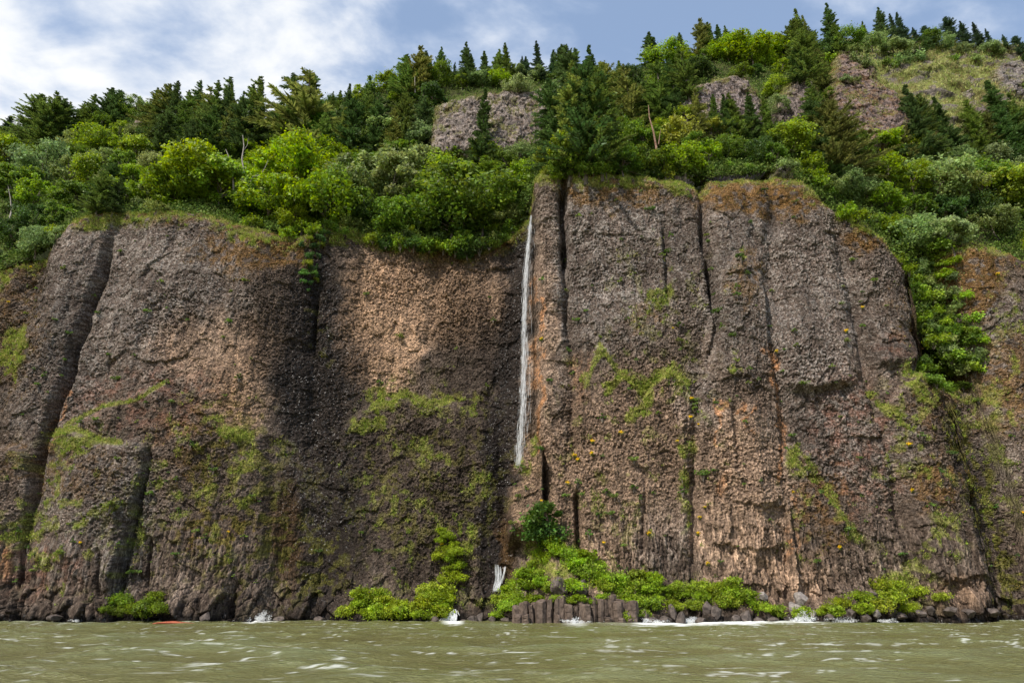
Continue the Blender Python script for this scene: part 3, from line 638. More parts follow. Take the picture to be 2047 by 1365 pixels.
outcrop([(1922, 200), (1945, 190), (1985, 205), (1995, 225), (1970, 245), (1930, 240)], 'low dark outcrop at the bottom of the meadow above dark conifers', .5, (.24, .2, .18), .4, 73, 1.)
outcrop([(1985, 140), (1998, 118), (2030, 116), (2075, 112), (2110, 150), (2090, 200), (2040, 190), (2005, 180)], 'steep grey outcrop at the far right edge below the ridge', .4, (.25, .22, .21), .3, 83, 1.6)
outcrop([(248, 262), (258, 240), (272, 229), (292, 234), (296, 248), (270, 262)], 'small pinkish outcrop among bushes left of the dark conifers', .3, (.34, .27, .25), .2, 93, 1.)
outcrop([(44, 300), (60, 272), (80, 262), (120, 246), (140, 238), (146, 250), (110, 275), (80, 300)], 'narrow sloping grey outcrop under the far left skyline conifers', .35, (.32, .29, .28), .3, 103, 1.2)
outcrop([(1588, 335), (1580, 322), (1562, 318), (1545, 330), (1540, 352), (1590, 356)], 'small grey outcrop just behind the domed buttress top', .25, (.2, .18, .18), .1, 113, 2.)
outcrop([(1215, 262), (1225, 248), (1240, 250), (1246, 262)], 'small pale brown boulder face showing between bushes above the right buttress', .3, (.45, .33, .25), .05, 123, 2.5)
# ================================================================ PLANT TEMPLATES (mesh data shared by the copies)
def quads_from(C, Udir, Vdir, lu, lv):
    """centres + two half-axes -> quads"""
    a = Udir * lu[:, None]; b = Vdir * lv[:, None]
    V = np.stack([C - a - b * .6, C + a * .25 - b, C + a * 1.15 + b * .1, C - a * .1 + b], 1).reshape(-1, 3)
    return V, np.arange(len(V)).reshape(-1, 4)
def unit(v): return v / np.maximum(np.linalg.norm(v, axis=-1, keepdims=True), 1e-6)

def d_all(C, centres, n_each):
    return unit(C - np.repeat(np.array(centres, float), n_each, 0))
def leaf_cloud(r, centres, radii, n_each, size, upb=.5, squash=.8):
    C = []; 
    for (c, rad, n) in zip(centres, radii, n_each):
        d = unit(r.normal(size=(n, 3))); rr = rad * (r.uniform(.4, 1.08, (n, 1)) ** .8 + .22 * np.abs(r.normal(size=(n, 1))) ** 2 * .5)
        p = d * rr; p[:, 2] *= squash; C.append(np.asarray(c) + p)
    C = np.concatenate(C); n = len(C)
    nrm = unit(r.normal(size=(n, 3)) * .8 + np.array([-.25, -.45, upb + .1]) + d_all(C, centres, n_each) * .5); 
    t = unit(np.cross(nrm, r.normal(size=(n, 3)))); b = np.cross(nrm, t)
    s = size * r.uniform(.6, 1.35, n)
    return quads_from(C, t, b, s, s * .62)

def broad_template(seed, h=6., cr=2.7, nclump=30, per=120, leaf=.17, airy=0., base=.28, shape=1.):
    r = np.random.default_rng(seed)
    cs = []; rs = []
    cz = h * (.5 + base * .5)
    while len(cs) < nclump:
        d = unit(r.normal(size=3)); q = r.uniform(.35, 1.) ** .6
        p = d * q * np.array([cr, cr, (h - h * base) * .5]); p[2] += cz
        if p[2] < h * base * .8: continue
        k = 1 - .35 * shape * max(0, (p[2] - cz) / (h * .4)); p[0] *= k; p[1] *= k
        cs.append(p); rs.append(r.uniform(.5, 1.05) * cr * .33 * (1 - airy * .35))
    n = [int(per * 1.5 * r.uniform(.6, 1.3)) for _ in cs]; leaf *= .8
    V, Fq = leaf_cloud(r, cs, rs, n, leaf)
    crown = mesh_np('crown', V, Fq, M_LEAF)
    mb = MB(); top = Vector((r.normal() * .3, r.normal() * .3, h * .62))
    mid = Vector((r.normal() * .2, r.normal() * .2, h * .3)); w = h * .022
    mb.tube([(0, 0, -.6), (0, 0, 0), mid, top], [w * 1.5, w * 1.2, w * .8, w * .3])
    for i in r.choice(len(cs), min(11, len(cs)), replace=False):
        e = Vector(cs[i]); s0 = mid.lerp(top, float(r.uniform(0, .8))); m_ = s0.lerp(e, .55) + Vector((0, 0, .25))
        mb.tube([s0, m_, e], [w * .45, w * .3, w * .1], 5)
    return crown, mb.mesh('trunk', M_BARK)

def conifer_template(seed, h=12., rad=2.4, flag=0., sparse=0., wide=0., top_bare=0.):
    """whorls of drooping branches with flat sprays of needles; flag > 0 sweeps them to the left as the gorge wind does"""
    r = np.random.default_rng(seed); C = []; U = []; Wd = []; LU = []; LV = []; mb = MB(); w = h * .016
    bend = np.array([-.05 * flag, 0, 0]) * h
    def axis(z): return np.array([bend[0] * (z / h) ** 2, 0, z])
    mb.tube([tuple(axis(z) if z >= 0 else (0, 0, z)) for z in np.linspace(-.8, h, 8)], [w * 1.3, w * 1.15, w, w * .85, w * .65, w * .45, w * .28, w * .05])
    z = h * .07
    while z < h * .985:
        f = z / h
        L0 = rad * ((1 - f) ** (1.02 - .42 * wide)) * (1 + .22 * math.sin(f * 11 + seed)) * 1.12 + .03
        for _ in range(int(r.integers(4, 8))):
            if r.random() < sparse * .55: continue
            a = r.uniform(0, 2 * math.pi); L_ = L0 * r.uniform(.5, 1.2)
            d = np.array([math.cos(a), math.sin(a), 0.])
            fl = flag * (.35 + .65 * f)
            L_ *= max(.12, 1 - fl * .75 * d[0] if d[0] > 0 else 1 + fl * .45 * -d[0])
            d = unit(d + np.array([-fl * .55, 0, .10 + .35 * f + fl * .12]))
            p = axis(z + r.uniform(-.1, .1)); n = max(2, int(L_ / .17)); droop = .16 * (1 - f) + .02
            pts = []
            for k in range(n + 1):
                s = k / n; q = p + d * L_ * s + np.array([0, 0, -droop * L_ * s * s * 1.3 + .10 * L_ * max(0, s - .75)]); pts.append(q)
                side = unit(np.cross(d, [0, 0, 1.]))
                for sg in (-1, 1, 0):
                    dr = unit(d * (.8 if sg else 1.) + side * sg * r.uniform(.6, 1.1) + np.array([0, 0, r.uniform(-.45, .12)]))
                    ln = (.20 + .24 * (1 - s)) * r.uniform(.7, 1.3) * min(1., .35 + L_ * .5)
                    C.append(q + dr * ln * .7); U.append(dr); Wd.append(unit(np.cross(dr, unit(r.normal(size=3) * .5 + np.array([0, 0, 1.]))))); LU.append(ln); LV.append(.075 * r.uniform(.7, 1.4))
            if L_ > .8: mb.tube([tuple(pts[0]), tuple(pts[n // 2]), tuple(pts[-1])], [w * .28, w * .18, w * .05], 3)
        z += h * .026 * r.uniform(.75, 1.25) * (1 + sparse)
    V, Fq = quads_from(np.array(C), np.array(U), np.array(Wd), np.array(LU), np.array(LV))
    return mesh_np('crown', V, Fq, M_NEEDLE), mb.mesh('trunk', M_BARK)

def bush_template(seed, rad=1.1, hgt=1.3, n=20, per=60, leaf=.10):
    r = np.random.default_rng(seed); cs = []; rs = []
    for _ in range(n):
        a = r.uniform(0, 6.28); q = r.uniform(0, .8) ** .6 * rad; cs.append((math.cos(a) * q, math.sin(a) * q, hgt * r.uniform(.05, .95) * (1 - .35 * q / rad))); rs.append(rad * r.uniform(.16, .5))
    V, Fq = leaf_cloud(r, cs, rs, [int(per * r.uniform(.6, 1.3))] * 0 + [int(per * r.uniform(.6, 1.3)) for _ in cs], leaf)
    mb = MB()
    for i in range(5): mb.tube([(0, 0, -.4), (cs[i][0] * .4, cs[i][1] * .4, cs[i][2] * .5), cs[i]], [.035, .025, .01], 4)
    return mesh_np('leaves', V, Fq, M_LEAF), mb.mesh('stems', M_BARK)

BT = [broad_template(1, 6.4, 2.8, 34, 135), broad_template(2, 5.6, 3.0, 36, 130), broad_template(3, 6.8, 2.5, 30, 130, airy=.5), broad_template(4, 5.2, 2.9, 30, 140, .19),
      broad_template(5, 6., 2.6, 34, 110, .14, airy=.7, base=.2), broad_template(6, 5., 3.2, 34, 130, .17, base=.12), broad_template(7, 7.4, 2.4, 32, 120, .16, airy=.4)]
CT = {'c': [conifer_template(11, 12, 2.3), conifer_template(12, 12, 2.0, .25), conifer_template(13, 12, 2.6, .15, .15)],
      'f': [conifer_template(21, 12, 3.4, .85, .15, .3), conifer_template(22, 12, 3.8, .95, .2, .4), conifer_template(23, 12, 3.0, .7, .1, .2)],
      'w': [conifer_template(31, 12, 3.5, .35, .05, .8), conifer_template(32, 12, 3.8, .2, .0, 1.), conifer_template(33, 12, 3.2, .5, .15, .6)],
      's': [conifer_template(41, 12, 3.4, .7, .75, .9), conifer_template(42, 12, 3.0, .4, .8, .7)]}
UT = [bush_template(51), bush_template(52, 1.3, 1.1), bush_template(53, .9, 1.5, 12, 80)]
# ground-hugging bramble with bigger leaves, cushion for the rock face
RT = [bush_template(61, 1.25, 1.15, 26, 85, .095), bush_template(62, 1.1, 1.5, 24, 85, .10), bush_template(63, 1.5, 1.0, 28, 80, .09)]
KT = [bush_template(71, .42, .42, 7, 34, .065), bush_template(72, .5, .38, 8, 34, .07), bush_template(73, .36, .5, 7, 30, .06)]

TREES = []     # every plant is remembered so that the labels can be told apart at the end
def plant(name, tpl, loc, s, rz, color, parts, sxy=1., tilt=None):
    root = empty(name, loc, rz, (s * sxy, s * sxy, s))
    if tilt: root.rotation_euler = tilt
    for me_, nm in zip(tpl, parts):
        o = obj(nm, me_, root); o.color = (*color, 1)
    return root
def jit(c, a=.18):
    k = 1 + random.uniform(-a, a); return tuple(max(.005, x * k * (1 + random.uniform(-.07, .07))) for x in c)
# ================================================================ CONIFERS: (tip x, tip y, foot y, kind, width) in photo coordinates; feet stand on the hill surface
CONIF = [(8, 228, 268, 'w', 1), (58, 196, 290, 'w', 1.5), (88, 190, 300, 'w', 1.3), (108, 196, 290, 'w', 1.2), (120, 205, 280, 'c', 1), (148, 212, 268, 'c', 1), (172, 190, 262, 'f', 1), (160, 200, 262, 'f', .9), (212, 176, 250, 'f', 1.2), (233, 178, 250, 'f', 1), (222, 182, 252, 'w', 1),
 (308, 168, 262, 'f', 1.1), (325, 160, 262, 'f', 1.1), (342, 158, 262, 'f', .9), (372, 176, 246, 'f', 1.), (389, 160, 250, 'f', .8), (412, 168, 262, 's', .9), (424, 164, 262, 'f', .9), (438, 172, 262, 'c', .8), (453, 162, 258, 'f', .9), (470, 184, 262, 'c', .8), (492, 168, 300, 'f', 1.), (512, 160, 300, 'f', 1.),
 (588, 150, 310, 's', 1.3), (604, 144, 320, 's', 1.5), (618, 158, 300, 's', 1.3), (655, 181, 246, 'c', .8), (672, 180, 250, 'c', .8), (686, 170, 262, 'c', .9), (728, 158, 262, 'c', .9), (745, 156, 262, 'f', .8),
 (822, 108, 205, 'f', 1.2), (838, 102, 200, 'w', 1.1), (850, 110, 190, 'f', 1), (862, 96, 165, 'f', .9), (877, 91, 165, 'c', .9), (892, 116, 165, 'c', .8), (906, 124, 160, 'c', .7),
 (935, 88, 172, 'c', 1.1), (948, 104, 165, 'c', .9), (970, 105, 165, 'c', 1), (993, 98, 160, 'c', 1), (1016, 90, 158, 'c', .9), (1040, 112, 152, 'c', .9), (1054, 108, 158, 'c', 1), (1079, 88, 165, 'c', 1), (1100, 100, 160, 'c', .9), (1122, 100, 160, 'c', .9),
 (1150, 84, 250, 'w', 1.), (1162, 90, 240, 's', .9), (1188, 87, 250, 'c', 1.1), (1243, 110, 235, 'c', 1.), (1214, 130, 230, 'w', 1.), (1310, 68, 125, 'c', 1.2), (1362, 62, 108, 'c', 1.1), (1346, 82, 110, 'c', .8), (1403, 42, 112, 'w', .9), (1422, 44, 112, 'c', 1), (1440, 42, 110, 'c', 1), (1458, 56, 100, 'c', .8), (1504, 60, 92, 'c', .8),
 (1594, 38, 140, 'w', 1.1), (1604, 24, 140, 'c', 1.1), (1618, 34, 130, 'c', .9), (1632, 34, 130, 'c', .9), (1662, 12, 110, 'c', 1.), (1682, 38, 100, 'w', .8), (1732, 46, 84, 'c', .9), (1764, 12, 80, 'c', 1.1), (1794, 24, 82, 'c', 1), (1808, 22, 86, 'c', 1.1), (1832, 52, 82, 'c', .9), (1860, 50, 90, 'w', .9),
 (1906, 33, 78, 'w', .8), (1934, 44, 90, 'c', 1), (1957, 46, 92, 'c', 1), (1982, 57, 92, 'c', .9), (2012, 70, 98, 'c', .9), (2040, 72, 108, 'w', .9), (2075, 80, 120, 'c', 1),
 # the slope below the skyline
 (318, 205, 320, 'w', .9), (345, 188, 300, 'w', .8), (385, 205, 320, 'w', .9), (410, 215, 325, 'w', .9), (448, 205, 300, 'w', .9), (480, 210, 310, 'w', 1), (530, 222, 300, 'w', .9), (285, 235, 310, 'w', .7), (365, 240, 335, 'w', .8), (570, 205, 320, 'w', .9), (625, 198, 320, 'c', 1.2), (648, 232, 330, 'w', .8), (668, 215, 320, 'w', .8), (700, 196, 310, 'w', .8), (722, 188, 300, 'w', .8), (752, 190, 310, 'w', .8), (782, 200, 310, 'w', .8), (808, 185, 300, 'w', .8), (832, 175, 300, 'w', .8), (852, 190, 280, 'w', .7),
 (960, 180, 345, 'c', 1.25), (902, 274, 318, 'c', .9), (988, 288, 352, 'w', .8), (1118, 150, 340, 'w', .8), (1140, 130, 345, 'w', .9), (1170, 130, 350, 'w', .9), (1200, 150, 345, 'w', .9), (1226, 170, 335, 'w', .9), (1108, 232, 345, 'w', .7), (1262, 170, 260, 'w', .8), (1290, 130, 240, 's', 1.), (1322, 122, 260, 's', 1.2), (1270, 140, 270, 's', 1.), (1345, 108, 200, 'w', .8), (1378, 98, 200, 's', 1.1), (1352, 155, 240, 's', 1.),
 (1396, 184, 290, 'w', .8), (1428, 190, 275, 'c', 1), (1456, 188, 275, 'c', 1.1), (1480, 192, 280, 'c', 1.1), (1504, 192, 285, 'c', 1.1), (1545, 186, 300, 'c', 1.1), (1648, 166, 300, 'c', 1.25), (1636, 205, 310, 'w', .8), (1680, 205, 360, 'w', 1.1), (1662, 240, 365, 'w', 1.), (1720, 240, 360, 'w', .9), (1742, 262, 350, 'w', .8), (1848, 162, 340, 'c', 1.4), (1866, 200, 340, 'w', .9), (1912, 190, 310, 'c', 1.3), (1962, 200, 300, 'w', .9), (1990, 215, 310, 'w', .8), (2034, 168, 300, 'c', 1.4), (2058, 190, 320, 'w', .9), (2020, 215, 330, 'w', .8), (1818, 250, 330, 'w', .6), (1960, 270, 350, 'w', .7),
 (208, 325, 402, 'w', .9), (190, 340, 425, 'w', .8), (225, 352, 425, 'w', .8), (1640, 60, 150, 'w', 1.1), (1612, 66, 160, 'w', 1.1), (1596, 90, 165, 'w', .8), (1650, 95, 175, 'w', .9)]
DKG = (.08, .14, .045); MDG = (.13, .20, .05); OLC = (.19, .225, .065)
for i, (tx, ty, fy, kd, wd) in enumerate(CONIF):
    skl = fy - ty < 125 and ty < 190 - 0.05 * tx + 60
    p, k_ = surf(tx + random.uniform(-2, 2), fy)
    if p.y > 170: p.y = 160.
    _, zt_ = unproj(tx, ty, p.y); h = float(zt_) - p.z
    if h < 2: h = 3.
    tpl = CT[kd][i % len(CT[kd])]
    s = h / 12.
    c = DKG if (i * 7) % 5 < 2 else (MDG if (i * 3) % 4 else OLC)
    if tx == 625: c = (.09, .19, .03)
    if p.y > 140: c = (.055, .10, .05)
    if 1590 < tx < 1690 and fy < 200: wd *= .72
    s *= random.uniform(.95, 1.1); tl_ = (random.uniform(-.05, .05), random.uniform(-.07, .03), random.uniform(-.35, .35) if kd in 'fs' else random.uniform(0, 6.28))
    r = plant('conifer_tree', tpl, p - Vector((0, 0, .2)), s, random.uniform(-.35, .35) if kd in 'fs' else random.uniform(0, 6.28), jit(c, .2), ('crown', 'trunk'), min(1.5, max(.8, wd * (12 / h) ** .35) * random.uniform(.9, 1.25)), tl_)
    TREES.append(dict(o=r, px=tx, py=(ty + fy) / 2, top=ty, cat='conifer', c=c, size=h, kd=kd))

# ================================================================ BROADLEAF TREES
YG = (.245, .365, .03); BG = (.23, .345, .035); GR_ = (.15, .25, .035); OG = (.25, .31, .10); GG = (.23, .32, .12); DG = (.07, .13, .03); GD = (.28, .33, .05)
PAL = {'yellow-green': YG, 'bright green': BG, 'mid green': GR_, 'greyish olive': OG, 'soft grey-green': GG, 'dark green': DG, 'golden green': GD}
# hand placed: (x, foot y, crown height px, tone, width)
BROAD = [(385, 405, 125, 'yellow-green', 1.1), (340, 412, 90, 'bright green', 1.), (300, 405, 75, 'greyish olive', 1.), (440, 415, 110, 'bright green', 1.), (560, 395, 130, 'yellow-green', 1.1), (600, 375, 105, 'yellow-green', 1.), (515, 350, 70, 'yellow-green', 1.), (560, 330, 60, 'yellow-green', 1.), (540, 445, 100, 'yellow-green', 1.), (590, 455, 130, 'yellow-green', 1.1), (640, 455, 115, 'bright green', 1.), (495, 435, 90, 'mid green', 1.),
 (675, 445, 110, 'mid green', 1.), (655, 395, 90, 'bright green', 1.), (700, 400, 95, 'mid green', 1.), (735, 420, 125, 'greyish olive', 1.1), (780, 430, 140, 'greyish olive', 1.15), (820, 395, 110, 'greyish olive', 1.), (745, 455, 75, 'dark green', 1.), (790, 462, 75, 'mid green', 1.), (850, 440, 110, 'mid green', 1.), (880, 400, 100, 'bright green', 1.), (930, 470, 150, 'mid green', 1.25), (960, 480, 120, 'mid green', 1.1), (900, 482, 100, 'mid green', 1.1), (865, 478, 80, 'dark green', 1.), (985, 450, 110, 'mid green', 1.), (930, 390, 80, 'bright green', 1.), (720, 300, 50, 'soft grey-green', 1.), (760, 295, 55, 'soft grey-green', 1.1), (805, 290, 60, 'soft grey-green', 1.1), (840, 300, 55, 'soft grey-green', 1.),
 (1025, 400, 70, 'yellow-green', 1.), (1045, 380, 60, 'bright green', 1.), (1010, 350, 60, 'mid green', 1.), (1040, 330, 50, 'soft grey-green', 1.), (1090, 340, 60, 'golden green', .8), (1135, 355, 115, 'bright green', .85), (1160, 355, 80, 'mid green', 1.), (1120, 365, 60, 'mid green', 1.), (1185, 352, 70, 'mid green', 1.), (1215, 350, 80, 'dark green', 1.), (1250, 350, 85, 'mid green', 1.), (1290, 350, 75, 'mid green', 1.), (1330, 352, 90, 'mid green', 1.), (1370, 350, 85, 'bright green', 1.), (1325, 290, 75, 'bright green', 1.), (1355, 300, 80, 'golden green', 1.), (1390, 320, 80, 'mid green', 1.), (1285, 300, 80, 'mid green', 1.), (1250, 290, 70, 'mid green', 1.), (1420, 330, 75, 'bright green', 1.), (1455, 325, 70, 'mid green', 1.), (1490, 325, 75, 'mid green', 1.), (1520, 330, 70, 'dark green', 1.), (1550, 335, 75, 'mid green', 1.), (1400, 372, 36, 'yellow-green', .9),
 (1590, 320, 80, 'bright green', 1.), (1620, 360, 70, 'bright green', 1.), (1640, 375, 45, 'yellow-green', 1.), (1600, 290, 70, 'mid green', 1.), (1700, 400, 60, 'soft grey-green', 1.1), (1740, 410, 65, 'soft grey-green', 1.1), (1775, 430, 70, 'bright green', 1.), (1670, 395, 50, 'greyish olive', 1.), (1730, 355, 55, 'bright green', 1.), (1780, 370, 70, 'yellow-green', 1.), (1830, 390, 80, 'bright green', 1.), (1880, 400, 95, 'greyish olive', 1.1), (1930, 420, 110, 'greyish olive', 1.2), (1975, 410, 100, 'mid green', 1.1), (2020, 430, 100, 'bright green', 1.1), (1850, 440, 70, 'mid green', 1.), (1900, 450, 60, 'dark green', 1.), (2045, 380, 80, 'soft grey-green', 1.), (1960, 440, 60, 'dark green', 1.), (1880, 340, 60, 'mid green', 1.), (1930, 340, 55, 'soft grey-green', 1.), (1990, 340, 55, 'soft grey-green', 1.),
 (20, 420, 110, 'mid green', 1.1), (5, 330, 60, 'yellow-green', 1.), (60, 420, 90, 'bright green', 1.), (90, 370, 90, 'soft grey-green', 1.), (130, 380, 80, 'greyish olive', 1.), (170, 380, 80, 'bright green', 1.), (60, 470, 70, 'dark green', 1.), (100, 460, 70, 'mid green', 1.), (150, 420, 60, 'mid green', 1.), (20, 500, 80, 'dark green', 1.), (70, 505, 60, 'soft grey-green', 1.), (105, 490, 50, 'soft grey-green', 1.), (200, 415, 50, 'dark green', 1.), (245, 410, 55, 'bright green', 1.), (240, 350, 60, 'mid green', 1.), (270, 330, 60, 'bright green', 1.), (130, 310, 60, 'greyish olive', 1.), (180, 300, 55, 'bright green', 1.), (230, 280, 50, 'bright green', 1.), (200, 260, 40, 'mid green', 1.), (270, 225, 34, 'greyish olive', 1.),
 (715, 205, 36, 'bright green', 1.2), (775, 185, 40, 'bright green', 1.2), (800, 175, 34, 'bright green', 1.), (880, 175, 50, 'mid green', 1.), (920, 178, 36, 'bright green', 1.), (860, 215, 50, 'dark green', 1.), (965, 172, 26, 'soft grey-green', 1.2), (1035, 158, 36, 'soft grey-green', 1.2), (1000, 172, 26, 'bright green', 1.2), (1075, 165, 34, 'soft grey-green', 1.2), (1330, 135, 50, 'bright green', 1.2), (1370, 130, 40, 'bright green', 1.2), (1460, 125, 60, 'yellow-green', 1.2), (1500, 130, 62, 'yellow-green', 1.2), (1545, 125, 58, 'bright green', 1.2), (1575, 130, 50, 'bright green', 1.2), (1440, 120, 44, 'mid green', 1.), (1520, 105, 34, 'bright green', 1.2), (1560, 150, 40, 'yellow-green', 1.), (1700, 95, 40, 'mid green', 1.2), (1740, 105, 36, 'soft grey-green', 1.3), (1710, 110, 26, 'greyish olive', 1.2), (1790, 115, 34, 'soft grey-green', 1.3), (1840, 112, 44, 'dark green', 1.3), (1880, 98, 26, 'soft grey-green', 1.3), (1930, 105, 24, 'soft grey-green', 1.3), (1980, 112, 26, 'soft grey-green', 1.3), (1860, 90, 30, 'mid green', 1.)]
def near_poly(x, y):
    for a, b, r_ in BLOCK:
        if abs(x - a) < r_[0] and abs(y - b) < r_[1]: return True
    return False
BLOCK = [(985, 235, (125, 62)), (1450, 200, (80, 52)), (1600, 195, (45, 50)), (1740, 190, (80, 110)), (1900, 180, (150, 72)), (2040, 160, (40, 45)), (272, 245, (26, 18)), (95, 275, (50, 30)), (1060, 400, (14, 60))]
def tone_at(x, y):
    u_ = random.random()
    if y < 260 and x > 250: opts = ['mid green', 'bright green', 'dark green', 'soft grey-green']
    elif x < 330: opts = ['bright green', 'greyish olive', 'mid green', 'soft grey-green', 'dark green']
    elif x < 690: opts = ['yellow-green', 'bright green', 'mid green', 'yellow-green']
    elif x < 1010: opts = ['greyish olive', 'mid green', 'mid green', 'bright green']
    elif x < 1560: opts = ['mid green', 'bright green', 'dark green', 'golden green']
    else: opts = ['bright green', 'mid green', 'soft grey-green', 'greyish olive', 'yellow-green']
    return opts[int(u_ * len(opts))]
def skyline_y(x): return float(np.interp(x, [0, 120, 330, 520, 690, 850, 1000, 1120, 1280, 1440, 1600, 1740, 1900, 2040, 2300], [256, 246, 212, 236, 192, 148, 145, 150, 140, 100, 86, 82, 92, 104, 150]))
def rim_y(x): return float(np.interp(x, [a for a, b in RIM] + [1850, 1950, 1960, 2047, 2300], [b for a, b in RIM] + [720, 745, 470, 510, 600]))
pts_ = [(a, b - c * .4) for a, b, c, _, _ in BROAD]
fill = []
for tr_ in range(6000):
    x = random.uniform(-60, 2110); lo_, hi_ = skyline_y(x) + 14, min(rim_y(x) - 6, 520)
    if hi_ < lo_: continue
    y = random.uniform(lo_, hi_)
    if near_poly(x, y - 12): continue
    if x > 1700 and y < 290 and random.random() < .85: continue
    sp__ = 24 + 14 * (y - lo_) / 200
    if any(abs(x - a) < sp__ and (x - a) ** 2 + (y - 14 - b) ** 2 < sp__ ** 2 for a, b in pts_): continue
    if any(abs(a - x) < 16 + .12 * (c_ - b_) and b_ + 10 < y < c_ + 6 and c_ - b_ > 90 for a, b_, c_, _k2, _w2 in CONIF) and random.random() < .8: continue
    if len(fill) > 150: break
    pts_.append((x, y - 14)); fill.append((x, y, random.uniform(34, 52) * (.6 + .5 * (y - skyline_y(x)) / 200), tone_at(x, y), random.uniform(1., 1.3)))
print('fill trees', len(fill))
for i, (x, fy, hp_, tone, wd) in enumerate(BROAD + fill):
    hp_ *= .72 if 1180 < x < 1560 and fy > 270 else .88
    p, k_ = surf(x, fy)
    _, zt_ = unproj(x, fy - hp_, p.y); h = max(1.6, float(zt_) - p.z)
    k = i % len(BT); nat = [6.4, 5.6, 6.8, 5.2, 6., 5., 7.4][k]; s = h / nat * 1.02
    if s < .42:
        tpl = UT[i % 3]; s2 = h / 1.35; nm, parts, cat = 'bush', ('leaves', 'stems'), 'bush'; s = s2
    else: tpl = BT[k]; nm, parts, cat = 'broadleaf_tree', ('crown', 'trunk'), 'tree'
    r = plant(nm, tpl, p - Vector((0, 0, h * .12)), s, random.uniform(0, 6.28), jit(PAL[tone], .15), parts, wd * random.uniform(.95, 1.2))
    TREES.append(dict(o=r, px=x, py=fy - hp_ / 2, top=fy - hp_, cat=cat, tone=tone, size=h))

# ================================================================ BUSHES ON THE SLOPES AND IN THE RIGHT GULLY
def bush(x, y, s, tone, cat='bush', nm='bush', T=UT, out=.2, tilt=None, pal=None, up=0.):
    p, k_ = surf(x, y)
    r = plant(nm, T[len(TREES) % len(T)], p + Vector((0, -out, -.15 * s + up)), s, random.uniform(0, 6.28), jit(pal or PAL[tone], .18), ('leaves', 'stems'), random.uniform(.85, 1.2), tilt)
    TREES.append(dict(o=r, px=x, py=y, top=y, cat=cat, tone=tone, size=s)); return r
for x, y in [(1950, 690), (1960, 720), (1945, 735), (1875, 500), (1880, 580), (1905, 620), (1935, 665), (1845, 545), (1700, 430), (1720, 445), (1755, 455), (1780, 470), (1760, 440), (1800, 480), (1830, 470), (1810, 505), (1835, 500), (1860, 490), (1815, 535), (1840, 530), (1870, 525), (1830, 560), (1855, 560), (1885, 560), (1835, 590), (1862, 595), (1895, 600), (1920, 600), (1840, 625), (1870, 630), (1900, 640), (1930, 645), (1855, 660), (1885, 670), (1912, 675), (1940, 680), (1870, 700), (1900, 710), (1930, 715), (1950, 725), (1895, 740), (1925, 748), (1800, 450), (1850, 460), (1780, 440), (1905, 520), (1660, 392), (1650, 380), (1630, 370), (1610, 362)]:
    bush(x + random.uniform(-6, 6), y + random.uniform(-6, 6), random.uniform(1.0, 1.9), random.choice(['yellow-green', 'bright green', 'bright green', 'mid green', 'greyish olive', 'mid green', 'soft grey-green']))
for tr_ in range(230):
    x = random.uniform(-20, 2070); rr_ = rim_y(x)
    if x > 1640 or 1040 < x < 1075: continue
    y = rr_ - random.uniform(-4, 26) + (0 if x < 700 or x > 1060 else 6)
    if sum(1 for t_ in TREES if t_['cat'] == 'bush' and abs(t_['px'] - x) < 15 and abs(t_['py'] - y) < 14): continue
    if 380 < x < 470 or 1480 < x < 1600: 
        if random.random() < .6: continue
    bush(x, y, random.uniform(.8, 1.6), tone_at(x, 400))
for x, y, s in [(1740, 130, 1.6), (1720, 118, 2.), (1800, 132, 2.4), (1778, 128, 1.8), (1830, 118, 2.2), (1690, 160, 1.2), (1706, 165, 1.2), (1900, 118, 1.5), (1950, 125, 1.6), (2000, 110, 1.6), (1960, 245, 1.6), (1850, 240, 1.4), (1880, 250, 1.5), (2010, 240, 1.8), (2040, 235, 2.)]:
    bush(x, y, s, random.choice(['soft grey-green', 'greyish olive', 'mid green']))
for x, y, s in [(748, 492, 1.3), (775, 500, 1.4), (800, 505, 1.5), (830, 508, 1.5), (858, 506, 1.7), (885, 512, 1.7), (910, 515, 1.9), (935, 518, 2.), (958, 512, 1.8), (980, 505, 1.5), (1000, 490, 1.2), (925, 500, 1.8), (870, 495, 1.6), (690, 478, .8), (815, 492, 1.4)]:
    bush(x, y - 8, s, random.choice(['mid green', 'dark green', 'bright green']), out=.9)
for x, y, s in [(1848, 690, 1.6), (1858, 712, 1.6), (1872, 728, 1.6), (1884, 742, 1.4), (1840, 660, 1.4), (1832, 640, 1.3), (1822, 600, 1.3), (1812, 570, 1.3), (1800, 545, 1.3), (1905, 750, 1.3), (1790, 520, 1.2)]:
    bush(x + 12, y, s, random.choice(['yellow-green', 'bright green']))
for _ in range(34):
    y = random.uniform(450, 755); xl = float(np.interp(y, [430, 520, 600, 700, 760], [1750, 1806, 1832, 1852, 1862])); xr = float(np.interp(y, [430, 500, 600, 700, 760], [1870, 1890, 1925, 1962, 1950]))
    bush(random.uniform(xl, xr), y, random.uniform(.8, 1.5), random.choice(['yellow-green', 'bright green', 'mid green', 'greyish olive', 'soft grey-green']))
for x, y, s in [(1848, 745, 1.2), (1856, 760, 1.2), (1868, 768, 1.1), (1882, 775, 1.), (1900, 778, .9), (1920, 775, .9), (1846, 728, 1.3)]: bush(x, y, s, 'mid green', out=.6)
